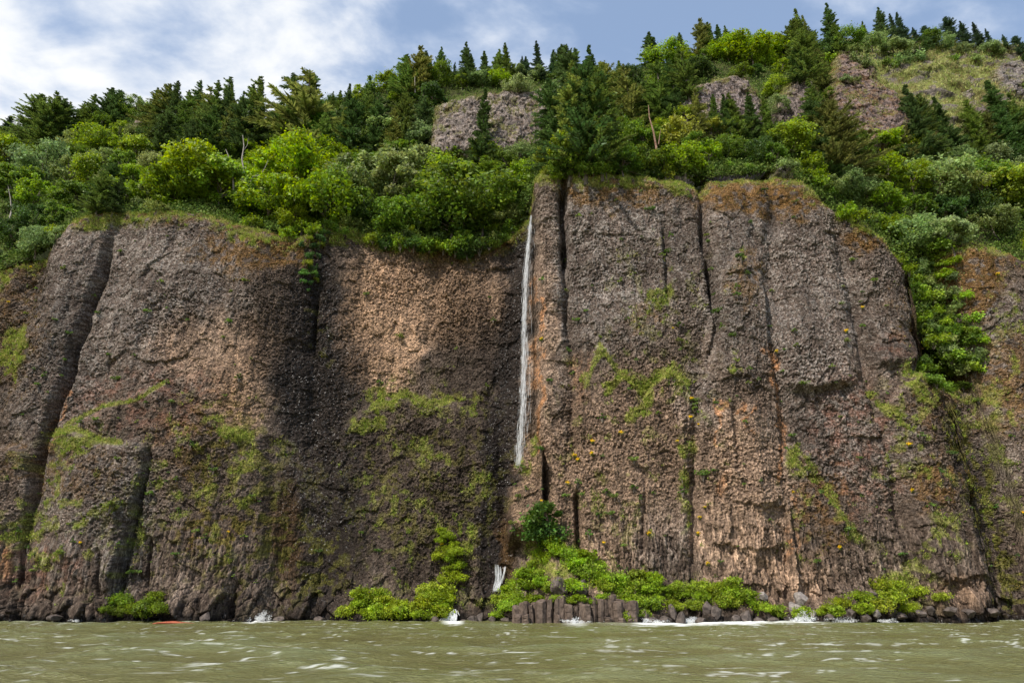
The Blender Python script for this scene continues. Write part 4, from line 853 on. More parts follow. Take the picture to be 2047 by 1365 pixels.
# ferns and creepers below the notch in the rim
for x, y, s in [(625, 468, 1.2), (640, 480, 1.1), (632, 496, 1.), (622, 512, 1.1), (640, 515, .8), (612, 530, 1.1), (628, 535, 1.1), (615, 550, 1.), (632, 552, .9), (622, 566, .7), (606, 545, .6), (644, 492, .8), (612, 495, .8), (636, 560, .7), (610, 562, .7), (620, 580, .5), (650, 470, .9), (618, 478, .8)]:
    bush(x + random.uniform(-4, 4), y, s * .72, 'mid green', 'fern', 'fern', UT, .3, pal=random.choice([(.12, .24, .06), (.18, .24, .03), (.09, .18, .06)]))

# ================================================================ BRAMBLES AT THE FOOT OF THE CLIFF
BR = []
def brs(lst, tone, s0=1., cat='bramble'):
    for x, y in lst: BR.append((x, y, s0, tone))
brs([(700, 1222), (716, 1208), (730, 1225), (742, 1205), (756, 1222), (770, 1205), (782, 1225), (796, 1210), (812, 1228), (826, 1212), (840, 1228), (850, 1208), (865, 1195), (872, 1215), (884, 1228), (862, 1180), (880, 1200), (893, 1185), (760, 1190), (728, 1190), (800, 1230), (752, 1232), (866, 1232)], 'bright')
brs([(884, 1060), (878, 1080), (896, 1075), (905, 1090), (890, 1100), (876, 1112), (900, 1118), (912, 1105), (914, 1130), (896, 1140), (908, 1155), (890, 1160)], 'bright', .8)
brs([(1065, 1128), (1085, 1120), (1060, 1148), (1040, 1150), (1080, 1145), (1022, 1165), (1045, 1172), (1066, 1168), (1086, 1165), (1012, 1185), (1032, 1192), (1000, 1200), (1010, 1215), (1025, 1212), (995, 1230), (1104, 1104), (1122, 1096), (1140, 1110), (1095, 1090), (1075, 1105), (1150, 1128), (1168, 1120), (1180, 1140), (1196, 1135), (1172, 1155), (1192, 1158), (1212, 1150), (1222, 1166), (1204, 1172), (1236, 1160), (1240, 1178), (1160, 1142), (1120, 1168), (1100, 1180), (1140, 1176)], 'green', 1.)
brs([(1250, 1190), (1268, 1178), (1280, 1195), (1296, 1180), (1304, 1160), (1310, 1195), (1325, 1178), (1340, 1190), (1352, 1172), (1362, 1188), (1380, 1180), (1395, 1195), (1402, 1175), (1420, 1190), (1437, 1172), (1450, 1185), (1462, 1170), (1474, 1188), (1455, 1202), (1484, 1198), (1440, 1205), (1256, 1210), (1300, 1212), (1345, 1210), (1390, 1212), (1500, 1205), (1514, 1215), (1288, 1228), (1276, 1160), (1250, 1232), (1530, 1215), (1553, 1225)], 'green', .95)
brs([(1040, 1200), (1058, 1196), (1078, 1200), (1112, 1196), (1136, 1200), (1156, 1198), (1182, 1200), (1206, 1198), (1228, 1200)], 'green', .62)
brs([(1640, 1222), (1655, 1215), (1670, 1225), (1676, 1205), (1712, 1218), (1728, 1222), (1716, 1195), (1755, 1170), (1770, 1180), (1785, 1175), (1776, 1198), (1792, 1205), (1806, 1215), (1760, 1212), (1820, 1188), (1834, 1182), (1822, 1212), (1600, 1230), (1880, 1192)], 'bright', .85)
brs([(215, 1218), (228, 1205), (242, 1200), (250, 1218), (266, 1222), (280, 1214), (296, 1206), (310, 1200), (318, 1215), (234, 1225), (290, 1226)], 'deep', .9)
BCOL = {'bright': (.29, .39, .03), 'green': (.25, .37, .03), 'deep': (.19, .27, .03)}
for x, y, s0, tn in BR:
    bush(x, y, s0 * random.uniform(.6, 1.25), {'bright': 'yellow-green', 'green': 'bright green', 'deep': 'mid green'}[tn], 'bramble', 'bramble_bush', RT, .35, pal=BCOL[tn])
for x, y, s in [(1085, 1048, 2.3), (1070, 1072, 1.9), (1102, 1074, 1.9), (1086, 1085, 1.8), (1082, 1025, 1.2)]:
    bush(x, y, s, 'dark green', 'shrub', 'dark_shrub', UT, .9, pal=(.08, .16, .03))
# ================================================================ SMALL SHRUBS ROOTED IN THE ROCK FACE
SH = [(1128, 520), (1133, 580), (1137, 700), (1145, 745), (1300, 420), (1155, 430), (1355, 650), (1358, 678), (1362, 696), (1325, 510), (1333, 502), (1338, 470), (1410, 470), (1412, 485), (1418, 540), (1425, 590), (1430, 622), (1440, 650), (1480, 516), (1495, 546), (1470, 575), (1474, 587), (1463, 668), (1495, 735), (1495, 762), (1390, 800), (1388, 815), (1392, 823), (1403, 948), (1365, 980), (1362, 958), (1265, 920), (1205, 835), (1210, 980), (1225, 995), (1283, 995), (1262, 975), (1160, 988), (1155, 965), (1195, 1028), (1220, 1025), (1175, 1065), (1157, 1080), (1128, 990), (1050, 975), (1033, 990), (1023, 1045), (1028, 1062), (1040, 935), (1077, 897),
 (330, 762), (205, 813), (190, 836), (160, 842), (220, 1010), (232, 915), (145, 1080), (55, 1092), (120, 1106), (36, 1060), (262, 1145), (280, 1142), (410, 1075), (395, 1062), (430, 940), (480, 752), (455, 640), (230, 756), (88, 750), (130, 720), (140, 664), (128, 536), (320, 560), (268, 440), (380, 890), (1575, 895), (1580, 870), (1610, 940), (1640, 985), (1690, 1060), (1600, 1050), (1630, 1120), (1690, 680), (1660, 730), (1590, 690), (1605, 770), (1720, 650), (1745, 560), (1900, 905), (1880, 940), (1860, 1010), (1800, 1110), (1990, 1010), (2020, 870), (1950, 800), (1840, 870), (300, 985), (240, 500), (190, 590), (95, 960), (345, 800), (1080, 560), (1280, 380), (1380, 395), (1440, 370), (1530, 380), (1590, 400), (1230, 400), (760, 765), (800, 670), (985, 640), (730, 590), (640, 1100), (975, 770), (1100, 760), (1700, 520), (1240, 560), (1255, 640), (1150, 640)]
shr = 0
used_ = list(SH)
while len(used_) < 270:
    x, y = random.uniform(-10, 2050), random.uniform(420, 1170)
    if y < rim_y(x) + 15 or 525 < x < 720 or (720 < x < 1050 and random.random() < .8) or any((x - a) ** 2 + (y - b) ** 2 < 400 for a, b in used_): continue
    if abs(math.sin(x * .013 + 1) * math.cos(y * .009)) < .25: continue
    used_.append((x, y))
for i, (x, y) in enumerate(used_):
    if x > 1845 and y < 760: continue
    hand = i < len(SH)
    s = random.uniform(.9, 1.5) if hand else random.uniform(.45, .95)
    if (x, y) in ((1480, 516), (1403, 948), (1388, 815), (220, 1010)): s = 2.0
    p, k_ = surf(x, y)
    r = plant('rock_shrub', KT[i % 3], p + Vector((0, -.12 * s, -.05)), s, random.uniform(0, 6.28), jit(random.choice([(.17, .28, .06), (.22, .30, .07), (.13, .23, .05)]), .2), ('leaves', 'stems'), random.uniform(.9, 1.3))
    TREES.append(dict(o=r, px=x, py=y, top=y, cat='rock shrub', tone='green', size=s))
FL = [(1147, 909), (1180, 907), (1153, 919), (1184, 880), (1393, 846), (1383, 797), (1405, 1014), (1394, 1034), (1393, 1066), (1413, 1125), (1207, 1082), (1382, 832), (1078, 681), (1345, 655), (1135, 965), (1083, 999), (1240, 864), (1292, 1065), (1078, 1024), (1352, 880), (1815, 886), (1818, 980), (2042, 1024), (165, 1084), (1722, 612), (1548, 700), (882, 1086), (1674, 1092), (1992, 546), (1585, 983), (458, 1060), (62, 532), (18, 605), (1690, 660)]
me_fl = leaf_cloud(np.random.default_rng(5), [(0, 0, .15), (.14, .02, .1), (-.13, 0, .12), (0, -.1, .02)], [.14, .12, .12, .13], [26, 22, 22, 22], .05)
ME_FL = mesh_np('petals', me_fl[0], me_fl[1], M_LEAF)
for x, y in FL:
    p, k_ = surf(x, y); r = empty('flower_clump', p + Vector((0, -.25, 0)), random.uniform(0, 6), random.uniform(.8, 1.5))
    o = obj('petals', ME_FL, r); o.color = (1.0, .78, .03, 1); o = obj('leaves', KT[2][0], r); o.color = (.12, .19, .04, 1); o.scale = (.6, .6, .5); o.location = (0, .08, -.15)
    TREES.append(dict(o=r, px=x, py=y, top=y, cat='flower clump', tone='yellow', size=1))

# ================================================================ GRASS, MOSS AND UNDERGROWTH (nobody could count them)
def tufts(P3, nblade, ln, wd, cols, outw=.6, seed=1, spread=.12):
    r = np.random.default_rng(seed); n = len(P3)
    base_ = np.repeat(P3, nblade, 0) + r.normal(size=(n * nblade, 3)) * spread
    d = unit(r.normal(size=(n * nblade, 3)) * .55 + np.array([0, -outw, .75])); sd_ = unit(np.cross(d, r.normal(size=d.shape)))
    l_ = ln * r.uniform(.5, 1.4, (n * nblade, 1)); w_ = wd * r.uniform(.6, 1.4, (n * nblade, 1))
    Vt = np.stack([base_ - sd_ * w_, base_ + sd_ * w_, base_ + d * l_], 1).reshape(-1, 3)
    c = np.repeat(np.repeat(cols, nblade, 0), 3, 0) * r.uniform(.7, 1.3, (n * nblade, 1)).repeat(3, 0)
    return Vt, np.arange(len(Vt)).reshape(-1, 3), c
def pick(mask, kk, seed):
    r = np.random.default_rng(seed); m = r.random(mask.shape) < mask * kk
    return m
frame_ = (P > -120) & (P < 2170)
def grass_cols(n, seed, pal):
    r = np.random.default_rng(seed); pal = np.array(pal, np.float32); a = pal[r.integers(0, len(pal), n)]; return a * r.uniform(.75, 1.25, (n, 1))
m = pick(np.clip(GR, 0, 1) ** 1.3 * frame_, .17, 1); PP = V[m]
g1_ = tufts(PP, 8, .32, .042, grass_cols(len(PP), 2, [(.42, .48, .08), (.32, .42, .06), (.50, .47, .15), (.26, .38, .05), (.42, .38, .14)]), .7, 3)
hm = pick(np.clip(meadow - .85 * rocky, 0, 1) * (hq < 420), .55, 5) & (HG[..., 1] < 190); PH = HG[hm]
g2_ = tufts(PH, 9, .6, .07, grass_cols(len(PH), 6, [(.48, .54, .17), (.38, .46, .11), (.56, .54, .24), (.36, .28, .12), (.30, .38, .09)]), .5, 7, .3)
mo = (obuf == 3) & (gbuf > .25); rr3 = np.random.default_rng(9).random(mo.shape) < np.clip(gbuf, 0, 1) * .5; PO = pbuf[mo & rr3].astype(float)
g3_ = tufts(PO, 6, .4, .05, grass_cols(len(PO), 8, [(.30, .34, .09), (.24, .28, .07), (.26, .18, .08), (.36, .36, .14)]), .6, 9, .2)
def joinT(*gs):
    Vs, Fs, Cs, o_ = [], [], [], 0
    for a, b, c in gs: Vs.append(a); Fs.append(b + o_); Cs.append(c); o_ += len(a)
    return np.concatenate(Vs), np.concatenate(Fs), np.concatenate(Cs)
gv = joinT(g1_, g2_, g3_); print('grass tris', len(gv[1]))
grass = obj('grass', mesh_np('grass', gv[0], gv[1], M_GRASS, gv[2])); tag(grass, 'yellow-green grass on the cliff ledges, rim and upper meadow', 'grass', kind='stuff')
m1 = pick(np.clip(mossr, 0, 1) * frame_ * (1 - np.clip(GR, 0, 1)), .07, 11); m2 = pick(np.clip(olive, 0, 1) * frame_, .06, 12)
gm_ = joinT(tufts(V[m1], 6, .16, .05, grass_cols(m1.sum(), 13, [(.24, .13, .035), (.30, .17, .05), (.20, .15, .03), (.30, .24, .07)]), .7, 14, .1), tufts(V[m2], 6, .15, .045, grass_cols(m2.sum(), 15, [(.22, .21, .025), (.16, .18, .02), (.26, .19, .05), (.14, .2, .03)]), .7, 16, .1))
moss = obj('moss', mesh_np('moss', gm_[0], gm_[1], M_GRASS, gm_[2])); tag(moss, 'rust brown and olive moss cushions on the rock face', 'moss', kind='stuff')
# undergrowth: low leafy cover between the trees
r_ = np.random.default_rng(21); um = (r_.random(hx.shape) < .20 * (1 - meadow)) & (HG[..., 1] < 175) & (hp > -200) & (hp < 2250); PU = HG[um]
n_ = len(PU); k_ = 12; cen = np.repeat(PU, k_, 0) + r_.normal(size=(n_ * k_, 3)) * np.array([.5, .5, .35]) + np.array([0, -.1, .3])
nr_ = unit(r_.normal(size=cen.shape) + np.array([0, -.3, .6])); tt_ = unit(np.cross(nr_, r_.normal(size=cen.shape))); sz = .17 * r_.uniform(.6, 1.5, len(cen))
qv, qf = quads_from(cen, tt_, np.cross(nr_, tt_), sz, sz * .65)
uc = np.repeat(np.repeat(grass_cols(n_, 22, [(.12, .2, .03), (.17, .25, .04), (.09, .16, .03), (.2, .26, .06)]), k_, 0) * r_.uniform(.6, 1.3, (n_ * k_, 1)), 4, 0)
und = obj('undergrowth', mesh_np('undergrowth', qv, qf, M_GRASS, uc)); tag(und, 'low leafy undergrowth covering the hillside between the trees', 'undergrowth', kind='stuff'); print('undergrowth', len(qf))

# ================================================================ DEAD TREES
def dead(paths, x, y, label, mat=M_DEAD):
    p, _k = surf(x, y); mb = MB()
    Yd = p.y - 2.5
    for pth, r0 in paths:
        w3 = []
        for (a, b) in pth:
            xx, z_ = unproj(a, b, Yd); w3.append(Vector((float(xx) - p.x, Yd - p.y + random.uniform(-.3, .3), float(z_) - p.z)))
        n = len(w3); mb.tube(w3, [r0 * (1 - .75 * i / (n - 1)) for i in range(n)], 7)
    r = empty('dead_tree', p); obj('trunk', mb.mesh('trunk', mat), r); tag(r, label, 'dead tree', 'dead trees on the hill'); return r
dead([([(484, 400), (483, 372), (487, 345), (484, 318), (488, 292), (486, 272)], .22), ([(468, 400), (466, 360), (465, 335), (456, 310), (452, 300)], .16), ([(500, 366), (504, 352), (520, 348), (530, 335), (537, 322)], .13), ([(486, 345), (470, 335), (455, 330)], .07), ([(487, 300), (494, 290), (496, 276)], .06)], 484, 418, 'bare silver dead tree with twisted forks among yellow-green trees above the left face')
dead([([(1314, 320), (1312, 290), (1306, 262), (1298, 235), (1296, 212)], .22), ([(1316, 290), (1319, 270), (1321, 258)], .09)], 1314, 330, 'leaning reddish bare trunk with broken top above the right buttress', simple_mat('red bark', (.17, .08, .05), (.4, .27, .2), 5))
dead([([(830, 185), (829, 165), (829, 150)], .14)], 830, 205, 'thin pale snag sticking up from bushes under the skyline', M_DEAD)
dead([([(1244, 282), (1250, 275), (1262, 276)], .09), ([(1244, 282), (1256, 279), (1266, 279)], .06)], 1244, 300, 'small bent grey dead branch among dark trees above the right buttress', M_DEAD)
dead([([(20, 440), (21, 420), (20, 395), (18, 375)], .16)], 20, 450, 'slim bare grey trunk at the far left edge below leafy crowns', M_DEAD)
# ================================================================ RIVER
def water_grid():
    near = np.concatenate([-np.geomspace(1500, 14, 26)[:-1] + 14 + 4, np.arange(4.2, 12, .4), np.arange(12, 48, .13), np.arange(48, 70, .17), np.arange(70, 94, .22), np.array([97, 101, 110, 130.])])
    xs_ = np.concatenate([-np.geomspace(1500, 80, 16), np.arange(-78, 78, .19), np.geomspace(80, 1500, 16)])
    return np.meshgrid(xs_, np.sort(near))
wxg, wyg = water_grid()
def gw(ang, lam, amp, seed, sharp=1.6):
    a = math.radians(ang); u_ = wxg * math.cos(a) + wyg * math.sin(a); v_ = -wxg * math.sin(a) + wyg * math.cos(a)
    n_ = vn2(u_ / lam + .6 * vn2(v_ / lam * .5, u_ / lam * .2, seed + 3), v_ / lam * .38, seed) * 2 - 1
    return amp * (1 - np.abs(n_)) ** sharp
fade = sstep(140, 80, np.abs(wxg)) * sstep(2, 8, wyg) * sstep(100, 92, wyg)
hts = gw(80, 3.4, .20, 1, 2.) + gw(62, 1.7, .15, 11, 1.8) + gw(100, 1.1, .085, 21, 1.6) + gw(75, .6, .045, 31, 1.5) + .16 * fbm(wxg * .12, wyg * .16, 3, 41)
hts = (hts - hts.mean()) * fade * .85
fine_ = fbm(wxg * 1.6, wyg * 2.6, 3, 45)
crest = sstep(.24, .34, hts + .07 * fine_)
patch = sstep(.1, .45, fbm(wxg * .22, wyg * .4, 3, 51))
streak = sstep(.42, .62, gw(86, .9, 1., 61, 3.) * (1. + .6 * fine_)) * sstep(.15, .4, fbm(wxg * .35, wyg * .8, 3, 65))
flk = sstep(.70, .86, gw(78, .8, 1., 81, 2.5) * (1 + .5 * fine_)) * sstep(.0, .3, fbm(wxg * .5, wyg * .9, 3, 85)) * sstep(.05, .3, fbm(wxg * 4., wyg * 4., 2, 88) + .1)
foam = np.clip(flk * .45 + crest * (.10 + .34 * patch) * sstep(-.1, .2, fbm(wxg * 3.2, wyg * 3.4, 3, 55)) + streak * .25 * sstep(-.1, .2, fbm(wxg * 2.8, wyg * 3., 3, 57)), 0, 1)
# white water where the swell breaks on the rocks
wp_, wq_ = proj(wxg, wyg, hts)
def shore_y(px): return np.interp(px, [-400, 500, 1000, 1300, 1500, 1900, 2100], [1238, 1238, 1244, 1246, 1242, 1232, 1226])
dsh = wq_ - shore_y(wp_)
sfo = np.interp(wp_, [-400, 200, 250, 480, 505, 535, 560, 880, 900, 915, 930, 1120, 1150, 1180, 1260, 1290, 1300, 1360, 1500, 1580, 1600, 1640, 1760, 1800, 1900, 2050], [.0, .1, .0, .0, .9, .9, .0, .0, .8, .8, .0, .0, .5, .0, .1, .9, .6, 1, .8, .4, 1, 1, .9, .4, .15, .1])
foam = np.maximum(foam, np.clip(sfo * 1.25, 0, 1) * sstep(6.5, 1.5, dsh + 5 * fbm(wxg * .7, wyg * .7, 3, 71)) * (dsh < 9) * fade)
Wp = np.stack([wxg, wyg, hts], -1)
m, nt, N, L = new_mat('silty river water')
out = N.new('ShaderNodeOutputMaterial'); b = N.new('ShaderNodeBsdfPrincipled')
fa = N.new('ShaderNodeAttribute'); fa.attribute_name = 'foam'
geo = N.new('ShaderNodeNewGeometry'); mp = N.new('ShaderNodeMapping'); mp.inputs['Scale'].default_value = (1.3, 2.2, 1); L.new(geo.outputs['Position'], mp.inputs[0])
nz = N.new('ShaderNodeTexNoise'); nz.inputs['Scale'].default_value = 2.6; nz.inputs['Detail'].default_value = 4; nz.inputs['Roughness'].default_value = .6; L.new(mp.outputs[0], nz.inputs['Vector'])
bp = N.new('ShaderNodeBump'); bp.inputs['Strength'].default_value = .9; bp.inputs['Distance'].default_value = .2; L.new(nz.outputs[0], bp.inputs['Height'])
hA = N.new('ShaderNodeAttribute'); hA.attribute_name = 'swell'
wr = ramp(N, [(0., (.112, .102, .034)), (.5, (.148, .145, .052)), (1., (.20, .22, .105))]); L.new(hA.outputs['Fac'], wr.inputs[0]); L.new(wr.outputs[0], b.inputs['Base Color'])  # paler crests: light passing through thin water, painted into the base colour
b.inputs['Base Color'].default_value = (.135, .128, .045, 1); b.inputs['Roughness'].default_value = .16; b.inputs['Specular IOR Level'].default_value = .42; L.new(bp.outputs[0], b.inputs['Normal'])
fb = N.new('ShaderNodeBsdfDiffuse'); fb.inputs[0].default_value = (.80, .82, .78, 1)
mxs = N.new('ShaderNodeMixShader'); L.new(fa.outputs['Fac'], mxs.inputs[0]); L.new(b.outputs[0], mxs.inputs[1]); L.new(fb.outputs[0], mxs.inputs[2]); L.new(mxs.outputs[0], out.inputs[0])
M_WATER = m
riv = obj('river', mesh_np('river', Wp, grid_faces(*wxg.shape), M_WATER, smooth=True, extra={'foam': foam, 'swell': sstep(-.3, .34, hts + .10 * fine_)}))
tag(riv, 'choppy olive green river with small whitecaps', 'river', kind='structure')
print('river verts', wxg.size)

# ================================================================ FALLING WATER
def white_mat():
    m, nt, N, L = new_mat('falling water')
    out = N.new('ShaderNodeOutputMaterial'); d = N.new('ShaderNodeBsdfDiffuse'); d.inputs[0].default_value = (.93, .94, .95, 1)
    t = N.new('ShaderNodeBsdfTranslucent'); t.inputs[0].default_value = (.95, .96, .97, 1)
    x = N.new('ShaderNodeMixShader'); x.inputs[0].default_value = .5; L.new(d.outputs[0], x.inputs[1]); L.new(t.outputs[0], x.inputs[2]); L.new(x.outputs[0], out.inputs[0]); return m
M_WHITE = white_mat()
def strands(pts, n, sp0, sp1, w0, lmin, lmax, seed, pw=1.):
    """pts: world polyline from lip to foot; thin falling threads scattered round it"""
    r = np.random.default_rng(seed); pts = np.array(pts, float); seg = np.r_[0, np.cumsum(np.linalg.norm(np.diff(pts, axis=0), axis=1))]; T = seg[-1]
    V_, F_ = [], []; k = 9
    for i in range(n):
        ln = r.uniform(lmin, lmax); s0 = r.uniform(-ln * .5, T - ln * .3); s1 = min(T, s0 + ln); s0 = max(0, s0)
        if s1 - s0 < .2: continue
        ox, oy = r.normal(), r.normal(); ph = r.uniform(0, 6); w = w0 * r.uniform(.5, 1.5); dn = unit(np.array([r.normal(), r.normal() * .5, 0.]))
        o_ = len(V_)
        for j in range(k):
            s = s0 + (s1 - s0) * j / (k - 1); f = s / T; sp = sp0 + (sp1 - sp0) * f ** pw
            c = np.array([np.interp(s, seg, pts[:, a]) for a in range(3)]) + np.array([ox * sp + .10 * sp * math.sin(s * 2.1 + ph), oy * sp * .7, 0])
            ww = w * math.sin(math.pi * (j + .35) / (k - .3))
            V_ += [c - np.array([1, 0, 0]) * ww + dn * .01, c + np.array([.8, .5, 0]) * ww]
        for j in range(k - 1): F_.append((o_ + 2 * j, o_ + 2 * j + 1, o_ + 2 * j + 3, o_ + 2 * j + 2))
    return V_, F_, T, seg, pts
def drops(centres, rad, n, size, seed):
    r = np.random.default_rng(seed); c = np.array(centres, float); C = c[r.integers(0, len(c), n)] + r.normal(size=(n, 3)) * np.asarray(rad)
    t = unit(r.normal(size=(n, 3))); b_ = unit(np.cross(t, r.normal(size=(n, 3)))); s = size * r.uniform(.5, 1.5, n)
    return quads_from(C, t, b_, s, s)
ptop, _ = surf(1061, 440)
yw = ptop.y
fall_px = [(1062, 430, 0), (1060, 450, -.7), (1055, 500, -1.6), (1051, 560, -2.2), (1048, 640, -2.7), (1047, 720, -3.0), (1046, 800, -3.2), (1041, 870, -3.4), (1036, 930, -3.5)]
walls = []
for a, b_, dy in fall_px:
    q_, _k = surf(a, b_)
    Yf = yw + dy
    if b_ < 900: Yf = min(Yf, q_.y - .5)
    xx, z_ = unproj(a, b_, Yf); walls.append((float(xx), Yf, float(z_)))
wf = empty('waterfall', walls[-1])
off = np.array(walls[-1])
def local(Vl): return np.array(Vl) - off
for (nn, a0, a1, w, l0, l1, sd, pw) in [(950, .07, .23, .022, .6, 2.0, 1, .6)]:
    v_, f_, T, seg, pts_w = strands(walls, nn, a0, a1, w, l0, l1, sd, pw); obj('stream', mesh_np('stream', local(v_), np.array(f_), M_WHITE), wf)
v2, f2_, *_r = strands(walls[1:], 160, .15, .36, .010, .8, 2.5, 5, .7)
side = [(x_ + .55 + .35 * i / 8, y_, z_) for i, (x_, y_, z_) in enumerate(walls)]
v3, f3_, *_r = strands(side, 90, .12, .3, .009, .8, 2.5, 6, .8)
o2 = len(v2); obj('thin_threads', mesh_np('thin_threads', local(v2 + v3), np.array(f2_ + [tuple(i + o2 for i in f) for f in f3_]), M_WHITE), wf)
cents = [tuple(np.array(pts_w[0]) + (np.array([np.interp(s, seg, pts_w[:, a]) for a in range(3)]) - np.array(pts_w[0]))) for s in np.linspace(2, T, 60)]
dv, df = drops(cents, (.24, .2, .4), 17000, .017, 8); obj('spray', mesh_np('spray', local(dv), df, M_WHITE), wf)
tag(wf, 'thin white waterfall dropping from the rim beside the right buttress into spray', 'waterfall')
def cascade(name, lines, label, w=.05, n=90, sp=(.05, .16), out_=.35, splash=None):
    base_ = None; Vv, Ff = [], []
    for li, ln in enumerate(lines):
        pp = []
        for a, b_ in ln:
            q_, _k = surf(a, b_); Yq = q_.y - out_; xx, z_ = unproj(a, b_, Yq); pp.append((float(xx), Yq, float(z_)))
        for i in range(len(pp) - 2, -1, -1): pass
        v_, f_, *_x = strands(pp, n, sp[0], sp[1], w, .5, 1.8, 31 + li, 1.); o_ = len(Vv); Vv += v_; Ff += [tuple(i + o_ for i in f) for f in f_]; base_ = pp[-1]
    r = empty(name, base_); obj('falling_sheet', mesh_np('falling_sheet', np.array(Vv) - np.array(base_), np.array(Ff), M_WHITE), r)
    dv, df = drops([np.zeros(3), (0, 0, .2)], (.4, .25, .12), 450, .022, 7); obj('spray', mesh_np('spray', dv, df, M_WHITE), r)
    tag(r, label, 'cascade', 'small cascades at the cliff foot')
cascade('cascade', [[(991, 1127), (992, 1145), (991, 1165), (989, 1181)], [(995, 1128), (997, 1145), (995, 1165), (991, 1181)], [(1000, 1132), (1001, 1148), (998, 1165), (993, 1180)], [(1010, 1132), (1007, 1147), (1002, 1163), (995, 1180)]], 'white forked cascade at the cliff foot just left of the bramble mound', .022, 70, (.05, .11), .3)
cascade('cascade', [[(909, 1217), (905, 1226), (899, 1236), (895, 1243)], [(909, 1219), (908, 1230), (906, 1241)], [(904, 1222), (896, 1232), (888, 1242)]], 'small white cascade pouring over the shore rocks into the river', .05, 120, (.10, .26), .5)
def splash(px, py, w, h, n, label, seed):
    q_, _k = surf(px, py - 4); x_, z_ = unproj(px, py, q_.y - 1.2); r = np.random.default_rng(seed)
    cs_ = [(r.normal() * w * .4, r.normal() * .3, abs(r.normal()) * h * .45) for _ in range(26)]
    dv, df = drops(cs_, (w * .13, .14, h * .13), n, .036, seed); o = obj('splash', mesh_np('splash', dv, df, M_WHITE), None, (float(x_), q_.y - 1.2, .1)); tag(o, label, 'splash', 'splashes of white water on the rocks', 'stuff')
splash(522, 1238, 1.2, 1.3, 1300, 'white splash of spray at the foot of the dark wet alcove', 1)
splash(152, 1238, .6, .25, 260, 'tiny white splash at the waterline left of the green bushes', 2)
splash(1150, 1241, 1.1, .45, 800, 'low white splash in front of the basalt column bank', 3)
splash(1300, 1240, 1.8, .35, 800, 'foaming splash among dark boulders right of the basalt column bank', 4)
splash(1385, 1240, 2.2, .5, 1500, 'broad white splash between the shore boulders under the long bramble thicket', 5)
splash(1605, 1234, 1.7, 1.1, 1700, 'tallest white splash on the rocks below the domed buttress', 6)
splash(1690, 1236, 2.6, .4, 1000, 'long low white splash beside the shore rocks on the right', 7)
splash(1770, 1234, 1.2, .35, 500, 'small foamy splash under the right-hand bramble patch', 8)

# ================================================================ SHORE ROCKS
def boulder_mesh(seed, mat):
    r = np.random.default_rng(seed); import bmesh
    bm = bmesh.new(); bmesh.ops.create_icosphere(bm, subdivisions=4, radius=1.)
    pl = unit(r.normal(size=(13, 3))); pd = r.uniform(.62, 1., 13)
    for v in bm.verts:
        d = np.array(v.co); k = pl @ d; kk = np.where(k > .05, pd / np.maximum(k, .05), 9).min(); v.co = v.co * min(float(kk), 1.25)
    co = np.array([v.co[:] for v in bm.verts]); n_ = fbm(co[:, 0] * 3 + seed, co[:, 1] * 3 + co[:, 2] * 2.3, 4, seed)
    for v, k in zip(bm.verts, n_): v.co *= 1 + .07 * float(k)
    me = bpy.data.meshes.new('boulder'); bm.to_mesh(me); bm.free(); me.materials.append(mat); return me
BD = [boulder_mesh(i, M_STONE) for i in range(1, 6)]; BP = [boulder_mesh(i, M_STONE2) for i in range(11, 14)]
ROCKS = [(1262, 1236, .9, 1.1, 0), (1290, 1230, .7, 1.5, 0), (1304, 1240, .9, .9, 0), (1330, 1238, 1., 1., 0), (1345, 1225, .6, 1.4, 0), (1362, 1236, .8, 1.3, 0), (1415, 1215, .75, 1.7, 0), (1432, 1222, .8, 1.3, 0), (1402, 1238, .9, .7, 0), (1470, 1238, .9, .8, 0), (1490, 1232, .9, 1.1, 0), (1516, 1238, .8, .8, 0), (1545, 1238, 1., .8, 0), (1575, 1236, .8, 1.1, 0), (1525, 1190, .7, .8, 1), (1590, 1215, 1.3, 1.1, 1), (1600, 1195, 1.2, 1., 1), (1740, 1190, 1., 1., 0), (1752, 1225, .8, .6, 1), (1700, 1228, .9, .9, 0), (1730, 1232, .8, .7, 0),
 (1800, 1228, .9, .7, 0), (1840, 1225, .9, .8, 0), (1860, 1218, .8, 1.1, 0), (945, 1238, .9, .7, 0), (960, 1234, .9, 1., 0), (925, 1240, .7, .5, 0), (985, 1236, .8, .9, 0), (1010, 1238, .8, .8, 0), (870, 1238, .8, .6, 0), (410, 1232, .9, .8, 0), (560, 1236, 1., .8, 0), (640, 1238, 1.1, .9, 0), (110, 1232, 1., .7, 0), (1120, 1176, 1.4, 1.7, 0), (1160, 1172, 1.2, 1.3, 0), (1900, 1218, 1.0, .9, 0), (1935, 1222, 1.1, .8, 0), (1985, 1222, 1.2, 1., 0), (1660, 1234, .8, .6, 0), (1620, 1228, .9, .8, 1)]
RK = []
for i, (x, y, w, h, kd) in enumerate(ROCKS):
    q_, _k = surf(x, y); Yr_ = q_.y - .45; xx, z_ = unproj(x, y, Yr_)
    o = obj('shore_boulder', (BP if kd else BD)[i % (3 if kd else 5)], None, (float(xx), Yr_, float(z_) - .1)); w *= .78; h *= .8; o.scale = (w * .9, w * .85, h * .8); o.rotation_euler = (random.uniform(-.2, .2), random.uniform(-.2, .2), random.uniform(0, 6))
    TREES.append(dict(o=o, px=x, py=y, top=y, cat='boulder', tone='pale grey' if kd else 'dark brown', size=max(w, h)))
q_, _ = surf(390, 1236)
o = obj('red_rock', boulder_mesh(31, simple_mat('red wet rock', (.25, .06, .03), (.42, .13, .07), 3)), None, (q_.x, q_.y - 4.5, -.12)); o.scale = (2.2, .8, .32)
tag(o, 'flat reddish rock barely breaking the water in front of the left face', 'rock')
